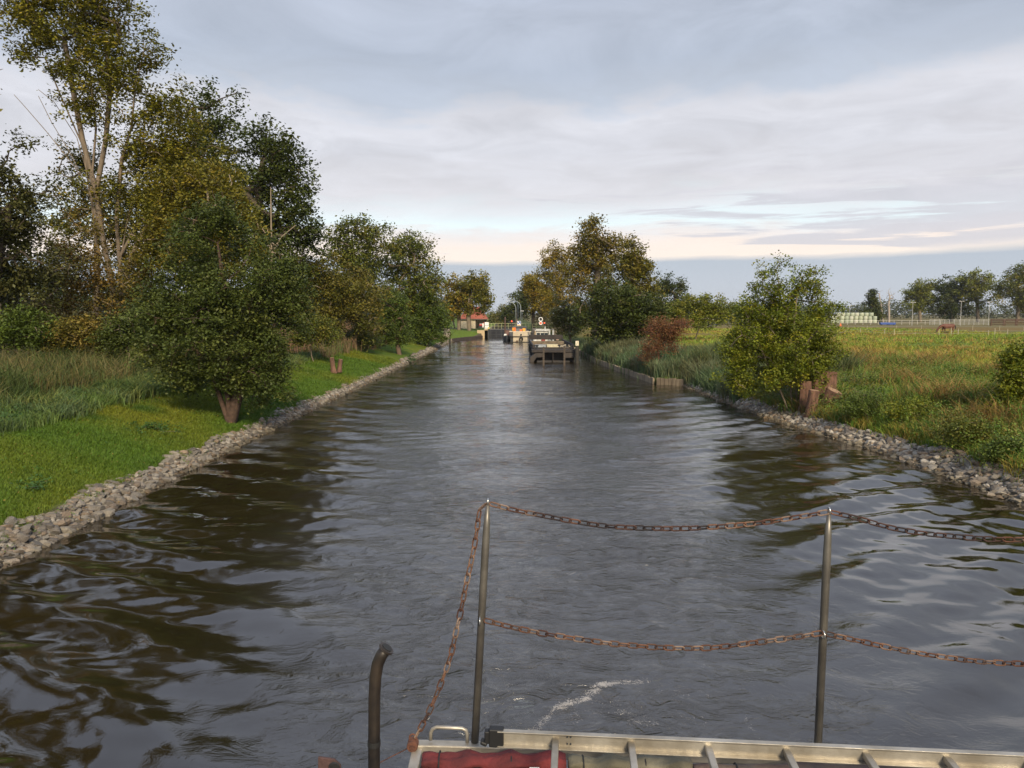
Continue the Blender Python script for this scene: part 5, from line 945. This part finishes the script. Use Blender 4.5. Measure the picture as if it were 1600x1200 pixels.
# chains
lm = bpy.data.meshes.new('link'); b = MB(); Lk, Wk, rk = .050, .0225, .0034; pts = []
for q in np.linspace(-math.pi/2, math.pi/2, 7): pts.append(((Lk-Wk)/2+Wk/2*math.cos(q)-.001, Wk/2*math.sin(q), 0))
for q in np.linspace(math.pi/2, 3*math.pi/2, 7): pts.append((-(Lk-Wk)/2+Wk/2*math.cos(q)+.001, Wk/2*math.sin(q), 0))
b.tube(pts, rk, 7, closed=True); lm.from_pydata(b.v, [], b.f); lm.shade_smooth()
lmat = {k_: mat('chain_'+k_, rough=.75, metal=.25, obrand=o_, var=.45, scale=45, bump=.5, bscale=120) for k_, o_ in {'rust': [(.22, .10, .055), (.13, .055, .032), (.08, .035, .025), (.34, .24, .18), (.22, .11, .065), (.07, .038, .03)], 'dark': [(.05, .03, .028), (.035, .026, .025), (.07, .04, .035), (.10, .045, .03), (.06, .035, .03), (.22, .10, .06)]}.items()}
def chain(label, pts, Ds, mats):
    n = len(pts); P3 = [Vector(PD(p[0], p[1], Ds[0]+(Ds[1]-Ds[0])*i/(n-1))) for i, p in enumerate(pts)]
    dense = []
    for i in range(n-1):                                     # Catmull-Rom through the points
        p0, p1, p2, p3 = P3[max(i-1, 0)], P3[i], P3[i+1], P3[min(i+2, n-1)]
        for t_ in np.linspace(0, 1, 40, endpoint=False): dense.append(.5*((2*p1)+(p2-p0)*t_+(2*p0-5*p1+4*p2-p3)*t_**2+(3*p1-p0-3*p2+p3)*t_**3))
    dense.append(P3[-1]); cum = np.concatenate([[0], np.cumsum([(dense[i+1]-dense[i]).length for i in range(len(dense)-1)])]); pitch = Lk-2*rk-.0045; k_ = int(cum[-1]/pitch); root = thing('chain', P3[0], label, 'chain', 'chains of the stern railing')
    me2 = {mm: lm.copy() for mm in set(mats)}; [me2[mm].materials.append(lmat[mm]) for mm in me2]; roll = 0.6
    for i in range(k_):
        s_ = (i+.5)*cum[-1]/k_; j = min(int(np.searchsorted(cum, s_)), len(dense)-1); c_ = dense[j]; d = (dense[min(j+3, len(dense)-1)]-dense[max(j-3, 0)]).normalized()
        up = Vector((0, 0, 1)) if abs(d.z) < .92 else Vector((0, 1, 0)); y_ = up.cross(d).normalized(); z_ = d.cross(y_); R = Matrix((d, y_, z_)).transposed()@Matrix.Rotation((math.pi/2 if i % 2 else 0)+roll+rng.normal(0, .12), 3, 'X')
        mm = mats[min(int(i/k_*len(mats)), len(mats)-1)]; o = bpy.data.objects.new('link', me2[mm]); COL.objects.link(o); o.parent = root; o.matrix_local = Matrix.Translation(c_-P3[0])@R.to_4x4()
chain('upper dark brown chain sagging between the two railing posts', [(766, 787), (800, 796), (850, 806), (905, 816), (960, 823), (1050, 826), (1120, 823), (1180, 818), (1240, 809), (1293, 800)], (DB+.03, DB-.03), ['rust', 'dark', 'dark', 'dark', 'dark', 'rust', 'rust', 'rust'])
chain('upper dark chain running from the right post out of the photo', [(1298, 800), (1340, 810), (1390, 824), (1440, 833), (1490, 838), (1540, 842), (1600, 843), (1680, 840), (1760, 829), (1830, 815)], (DB-.03, DB-.10), ['dark', 'dark', 'dark', 'rust', 'rust', 'rust'])
chain('lower rusty chain sagging between the two railing posts', [(757, 969), (800, 980), (850, 990), (900, 998), (960, 1006), (1040, 1012), (1110, 1012), (1180, 1004), (1240, 996), (1283, 989)], (DB, DB-.06), ['rust'])
chain('lower rusty chain running from the right post out of the photo', [(1290, 990), (1340, 1001), (1400, 1014), (1450, 1023), (1500, 1030), (1550, 1035), (1620, 1037), (1700, 1032), (1820, 1004)], (DB-.06, DB-.13), ['rust'])
chain('rusty chain hanging from the left post down to the deck corner', [(760, 788), (750, 798), (745, 830), (739, 865), (729, 910), (720, 955), (712, 990), (704, 1025), (692, 1060), (678, 1095), (664, 1125), (649, 1152)], (DB+.02, DB-.03), ['rust'])
# ladder lying on the deck
rA = PD(778, 1151, 2.86); zr = rA[2]; rd = PZ(1600, 1189, zr)-rA; rd = rd/np.linalg.norm(rd); nd = np.array([rd[1], -rd[0], 0]); Ll = 3.3
lad = thing('ladder', rA, 'worn aluminium ladder lying along the deck edge', 'ladder'); 
def prof(off, flip):                                         # C-section side rail
    b = MB(); a = Vector(off); e_ = a+Vector(rd)*Ll; up = Vector((0, 0, 1)); nn = Vector(nd)*flip
    b.bar(a, e_, .003, .060); b.bar(a+up*.030+nn*.010, e_+up*.030+nn*.010, .024, .004); b.bar(a-up*.030+nn*.010, e_-up*.030+nn*.010, .024, .004); return b
prof((0, 0, 0), 1).build('side_rail', alu, lad, bevel=.001); prof(nd*.36, -1).build('side_rail', alu, lad, bevel=.001)
t0 = (PZ(868, 1160, zr-.005)-rA)@rd; step = .29
for i in range(11):
    a = Vector(rd)*(t0+i*step)+Vector((0, 0, -.003)); MB().bar(a-Vector(nd)*.002, a+Vector(nd)*.362, .026, .024).build('rung', alu, lad, bevel=.004)
for off in (np.zeros(3), nd*.36):
    cp = Vector(off)-Vector(rd)*.022; u = Vector((0, 0, 1)); b = MB(); b.bar(cp-Vector(rd)*.012, cp+Vector(rd)*.045, .036, .074).bar(cp-Vector(rd)*.030, cp-Vector(rd)*.010, .030, .052).bar(cp-Vector(rd)*.02-u*.03, cp-Vector(rd)*.045-u*.02, .034, .016); b.build('end_cap', mat('black_rubber', (.012, .012, .013), .5), lad, bevel=.005)
[MB().disc(Vector(rd)*t_-Vector(nd)*-.003+Vector((0, 0, z_)), .0035, .006, nd, 8).build('rivet', dark, lad) for t_ in (t0+.045, t0+.058) for z_ in (.014, -.014)]
# rolled cloths under the ladder
def roll(px0, px1, py, D, r_, label, m, name='rolled_tarpaulin', dz=0.):
    a = PD(px0, py, D); e_ = PD(px1, py, D); root = thing(name, a, label, 'tarpaulin'); rings = []; n = 28; Ln = e_[0]-a[0]; k_ = int(Ln/.02)+2; a1 = rng.uniform(0, 6)
    for i in range(k_):
        t_ = i/(k_-1); rr = r_*(1+.10*math.sin(t_*19+a1)+.07*math.sin(t_*43)); rings.append([(Ln*t_, rr*1.25*math.cos(q)*(1+.12*math.sin(3*q+t_*17)), rr*.8*math.sin(q)*(1+.15*math.sin(5*q+t_*9)+.08*math.sin(11*q-t_*31))+.006*math.sin(t_*23)) for q in np.linspace(0, 2*math.pi, n, endpoint=False)])
    MB().loft(rings).build('cloth', m, root, smooth=True)
    for t_ in (.12, .62): MB().tube([(Ln*t_, r_*1.35*math.cos(q), r_*.98*math.sin(q)) for q in np.linspace(0, 6.28, 17)[:-1]], .003, 5, closed=True).build('tie_cord', blk, root)
roll(660, 884, 1189, 3.05, .036, 'dull red rolled tarpaulin lying under the ladder end', mat('red_cloth', (.15, .022, .024), .9, col2=(.08, .014, .016), scale=9, bump=1., bscale=18))
roll(888, 1080, 1193, 3.02, .030, 'faded beige rolled tarpaulin next to the red one', mat('beige_cloth', (.17, .155, .11), .85, col2=(.10, .09, .06), scale=7, bump=.6, bscale=18))
roll(1084, 1640, 1206, 2.98, .030, 'long dark brown rolled tarpaulin under the right half of the ladder', mat('brown_cloth', (.07, .04, .035), .85, col2=(.12, .09, .07), scale=7, bump=.6, bscale=18))
c = PD(835, 1203, 2.9); r = thing('cleat', (c[0], c[1], c[2]), 'small white plastic cleat on the deck by the red tarpaulin', 'cleat'); MB().tube([(-.02, 0, 0), (.02, 0, .0)], .010, 10).build('horn', whr, r, bevel=.002); MB().box((0, 0, -.015), (.02, .02, .03)).build('base', whr, r)

# ------------------------------------------------------------------ evening air
b = MB().box((0, 700, 17.5), (2600, 2000, 43)); hz = b.build('haze', None); hz.data.materials.clear()
hm = bpy.data.materials.new('haze'); hm.use_nodes = True; hm.node_tree.nodes.clear(); vo = N(hm.node_tree, 'ShaderNodeVolumePrincipled'); vo.inputs['Color'].default_value = (.86, .90, .96, 1); vo.inputs['Density'].default_value = .0001; vo.inputs['Anisotropy'].default_value = .2
ho = N(hm.node_tree, 'ShaderNodeOutputMaterial'); hm.node_tree.links.new(vo.outputs[0], ho.inputs['Volume']); hz.data.materials.append(hm); tag(hz, 'thin evening haze over the canal and pasture', kind='stuff')
